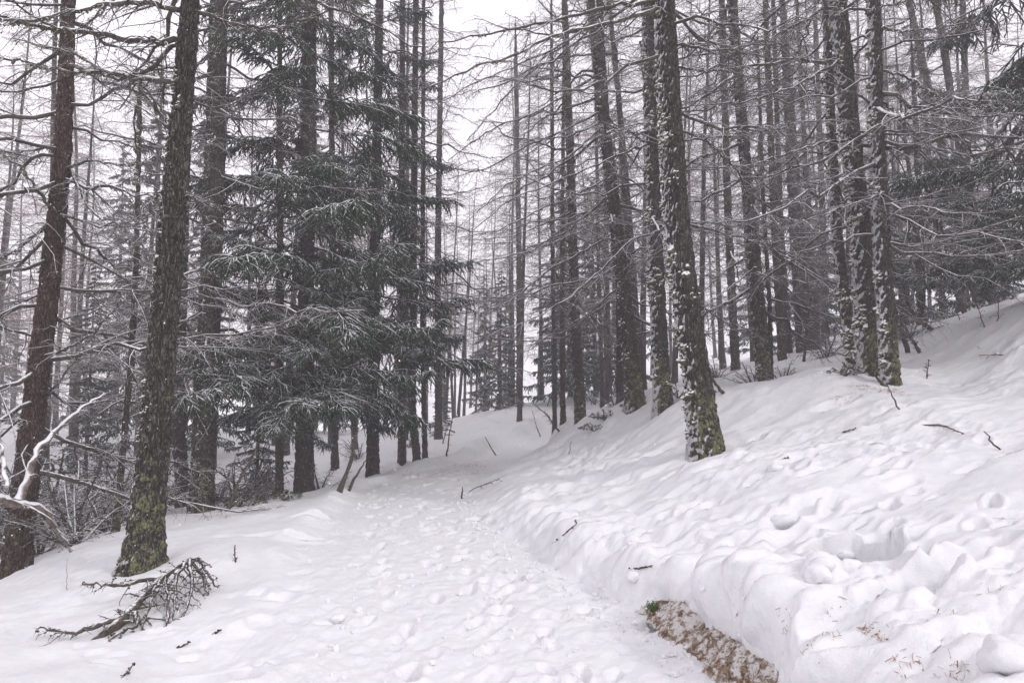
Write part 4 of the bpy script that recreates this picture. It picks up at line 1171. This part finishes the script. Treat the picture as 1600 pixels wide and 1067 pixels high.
# small evergreen leaved shrubs
def leafy(px, py, n, rad, label):
    p = gp(px, py, 0); rv = np.random.default_rng(int(px)); g = Geo()
    o = root('evergreen_shrub', label, p, cat='shrub')
    a = rv.uniform(0, 6.28, n); rr = rad * np.sqrt(rv.random(n)); hh = rad * .7 * rv.random(n) * (1.1 - rr / rad) + .04
    tip = np.stack([rr * np.cos(a), rr * np.sin(a), hh], 1)
    P = np.stack([tip * .0, tip * .5 + np.array([0, 0, .03]), tip], 1)
    v, f = tube_arrays(P, np.full((n, 3), .005), 3); g.add(v, f)
    part('stem', g.mesh('stem', M['twig']), o, kind='stuff')
    g2 = Geo(); m_ = 9
    c = np.repeat(tip, m_, 0); d = norm(rv.normal(0, 1, c.shape) + np.array([0, 0, .3])); w_ = norm(np.cross(d, rv.normal(0, 1, c.shape)))
    l = rv.uniform(.03, .055, (len(c), 1))
    V = np.stack([c, c + d * l * .5 + w_ * l * .22, c + d * l, c + d * l * .5 - w_ * l * .22], 1).reshape(-1, 3)
    g2.addto(V, f4=np.arange(len(V)).reshape(-1, 4))
    part('foliage', g2.mesh('foliage', M['leaf'], False), o, kind='stuff')
for a in [(944, 656, 40, .32, 'small evergreen shrub on the snow between the dark larch and the leaning larch'),
          (928, 674, 26, .30, 'evergreen leaves sprouting right beside the foot of the dark larch'),
          (985, 640, 24, .25, 'evergreen sprigs under the leaning larch'), (1060, 622, 30, .4, 'dark evergreen shrub behind the thickest larch'),
          (1322, 588, 26, .28, 'dark green sprigs at the left foot of the right hand cluster'), (375, 792, 40, .35, 'small dark leaved shrub on the left crest beside the slender spruce'),
          (445, 782, 30, .3, 'low leafy sprigs at the foot of the slender spruce'), (1102, 618, 20, .25, 'sprigs behind the thickest larch on the snow edge')]:
    leafy(*a)
# small young spruces
for (px, py, Y, s, lab) in [(690, 690, 27, .28, 'tiny young spruce left of the path opening'), (795, 645, 34, .38, 'young spruce right behind the snow mound'),
                            (400, 790, 15, .32, 'young spruce under the slender dark spruce'), (130, 800, 17, .42, 'young spruce downhill at the left behind the brushwood'),
                            (1400, 560, 16.5, .25, 'young spruce tucked behind the front cluster trunk'), (1570, 490, 18, .4, 'young spruce under the right edge spruce')]:
    p = at(px, py, Y); z = gz(p[0], p[1]) - .05
    o = root('young_spruce_tree', lab, (p[0], p[1], z)); o.scale = (s, s, s)
    tm, cm = SPP[rf.integers(2)]; part('trunk', tm, o); part('crown', cm, o)

# ------------------------------------------------------------------ clods, needles, litter, moss cushion
def clod(px, py, r, lab, seed):
    p = gp(px, py, r * .3); rv = np.random.default_rng(seed)
    import bmesh
    bm = bmesh.new(); bmesh.ops.create_icosphere(bm, subdivisions=3, radius=r)
    co = np.array([v.co[:] for v in bm.verts]); k = 1 + .28 * fbm(co[:, 0] / r * 1.3 + seed, co[:, 1] / r * 1.3, co[:, 2] / r * 1.3, o=4)
    for v, q in zip(bm.verts, co * k[:, None] * np.array([1.15, 1, .8])): v.co = q
    me = bpy.data.meshes.new('snow_clod'); bm.to_mesh(me); bm.free(); me.materials.append(M['snow'])
    for f in me.polygons: f.use_smooth = True
    single('snow_clod', me, lab, 'snow lump', p)
clod(1286, 887, .055, 'round snow clod at the lip of the deep hole in the right bank', 1)
clod(1322, 872, .05, 'wedge of snow lying inside the deep hole in the right bank', 2)
clod(1212, 735, .07, 'snow lump on the slope right of the thickest larch', 3)
clod(1225, 820, .09, 'large snow lump upper left of the deep hole', 4)
clod(1570, 1035, .09, 'snow lump at the bottom right corner', 5)
clod(528, 968, .045, 'little snow clod on the left side of the path', 6)
clod(560, 955, .03, 'tiny snow crumb on the path right of the little clod', 7)
clod(990, 905, .05, 'snow lump above the left end of the bare earth', 8)
clod(1280, 905, .07, 'snow lump just below the deep hole', 9)

def crumbs(n):
    rv = np.random.default_rng(61); q = []
    for i in range(n):
        y = 3 + 9 * rv.random() ** 1.4
        c_ = float(np.interp(y, PY, PX)); h_ = float(np.interp(y, PY, PH))
        q.append((c_ + (h_ * rv.uniform(.75, 1.05) if rv.random() < .55 else rv.uniform(-1.2, 1.2)) + rv.normal(0, .04), y))
    q = np.array(q); z = drop(q); sz = .004 + .022 * rv.random(n) ** 4
    g = Geo(); V = np.column_stack([q, z + sz * .3])[:, None, :] + ICO[None] * sz[:, None, None] * rv.uniform(.6, 1.3, (n, 42, 1)) * rv.uniform(.7, 1.4, (n, 1, 3))
    g.addto(V.reshape(-1, 3), f3=(ICOF[None] + np.arange(n)[:, None, None] * 42).reshape(-1, 3))
    o = single('snow_crumbs', g.mesh('snow_crumbs', M['snow'], False), 'small snow crumbs strewn over the trodden path', 'snow'); o['kind'] = 'stuff'
crumbs(1500)
def litter(name, label, spots, n, ln=.03, up=.003, extra=None):
    rv = np.random.default_rng(len(label)); V = []; 
    c = []
    for (px, py, rx, k) in spots:
        g0 = gp(px, py)
        q = g0[:2] + rv.normal(0, 1, (k, 2)) * rx
        z = drop(q)
        c.append(np.column_stack([q, z + up + rv.random(k) * .012]))
    c = np.concatenate(c); d = norm(rv.normal(0, 1, c.shape) * np.array([1, 1, .45])); l = ln * rv.uniform(.5, 1.6, (len(c), 1))
    if extra is not None: c = np.concatenate([c, extra]); d = norm(rv.normal(0, 1, c.shape)); l = ln * rv.uniform(.4, 1.3, (len(c), 1))
    w_ = norm(np.cross(d, rv.normal(0, 1, c.shape))) * np.where(np.arange(len(c))[:, None] % 3, .0012, .0022)
    V = np.stack([c - d * l * .5 - w_, c - d * l * .5 + w_, c + d * l * .5 + w_, c + d * l * .5 - w_], 1).reshape(-1, 3)
    g = Geo(); g.addto(V, f4=np.arange(len(V)).reshape(-1, 4))
    o = single(name, g.mesh(name, M['litter'], False), label, 'needles'); o['kind'] = 'stuff'
litter('needle_litter', 'rust brown larch needles on the bare earth and snow at the lower right',
       [(1220, 1015, .03, 20), (1355, 985, .02, 26), (1375, 995, .02, 26), (1300, 995, .02, 12), (1150, 985, .03, 30), (1260, 1020, .03, 16), (1420, 1040, .04, 30), (1495, 1050, .03, 30), (1470, 960, .05, 8), (1540, 925, .05, 8), (1300, 940, .04, 8)], 0,
       extra=EV[rb.integers(0, len(EV), 1100)] + rb.normal(0, .006, (1100, 3)) + np.array([-.004, 0, .004]))
litter('dirt_litter', 'brown needles and crumbs on the slab of snow where the path bends', [(700, 738, .35, 260), (730, 728, .3, 200), (660, 742, .25, 120)], 0, ln=.04)
litter('bark_litter', 'rusty bark crumbs on the snow round the right hand cluster', [(1350, 605, .12, 160), (1320, 630, .1, 120), (1395, 612, .12, 160)], 0, ln=.03)
# moss cushion in the earth bank
p = EV.reshape(len(ey), ek, 3)[-32, 14] + np.array([-.01, -.01, .012]); rv = np.random.default_rng(4); c = rv.normal(0, 1, (260, 3)) * np.array([.022, .022, .016])
T = c[:, None, :] + rv.normal(0, .007, (260, 3, 3)); g = Geo(); g.addto(T.reshape(-1, 3), f3=np.arange(780).reshape(-1, 3))
M['green'] = plain('green_moss', (.07, .12, .02)); single('moss_cushion', g.mesh('moss_cushion', M['green'], False), 'bright green moss cushion at the left end of the bare earth', 'moss', p)

# ------------------------------------------------------------------ falling snow, haze
rv = np.random.default_rng(8); n = 16000
y = 2.6 + 18 * rv.random(n) ** .7; x = (rv.random(n) * 2 - 1) * y * .85; z = tps(x, y) + .1 + rv.random(n) * (1.5 + y * .75)
V, F = octs(np.stack([x, y, z], 1), rv.uniform(.002, .004, n))
fl = part('falling_snow', mesh_arrays('falling_snow', V, [F], M['flake'], False), kind='stuff'); fl['label'] = 'fine snowflakes falling through the air'; fl['category'] = 'snowfall'

import bmesh
bm = bmesh.new(); bmesh.ops.create_cube(bm, size=1)
lo = verts[:, 2].min() - 1.0; hi = 62.0
for v in bm.verts: v.co = (v.co.x * 320, v.co.y * 175 + 69, lo + (v.co.z + .5) * (hi - lo))
me = bpy.data.meshes.new('haze'); bm.to_mesh(me); bm.free()
hm = bpy.data.materials.new('haze'); hm.use_nodes = True; hm.node_tree.nodes.clear()
ho = hm.node_tree.nodes.new('ShaderNodeOutputMaterial'); pv = hm.node_tree.nodes.new('ShaderNodeVolumePrincipled')
pv.inputs['Color'].default_value = (.97, .96, .985, 1); pv.inputs['Density'].default_value = HAZE_DENSITY
hm.node_tree.links.new(pv.outputs[0], ho.inputs['Volume'])
me.materials.append(hm)
part('haze', me, kind='stuff')['label'] = 'pale snowy mist between the trees'
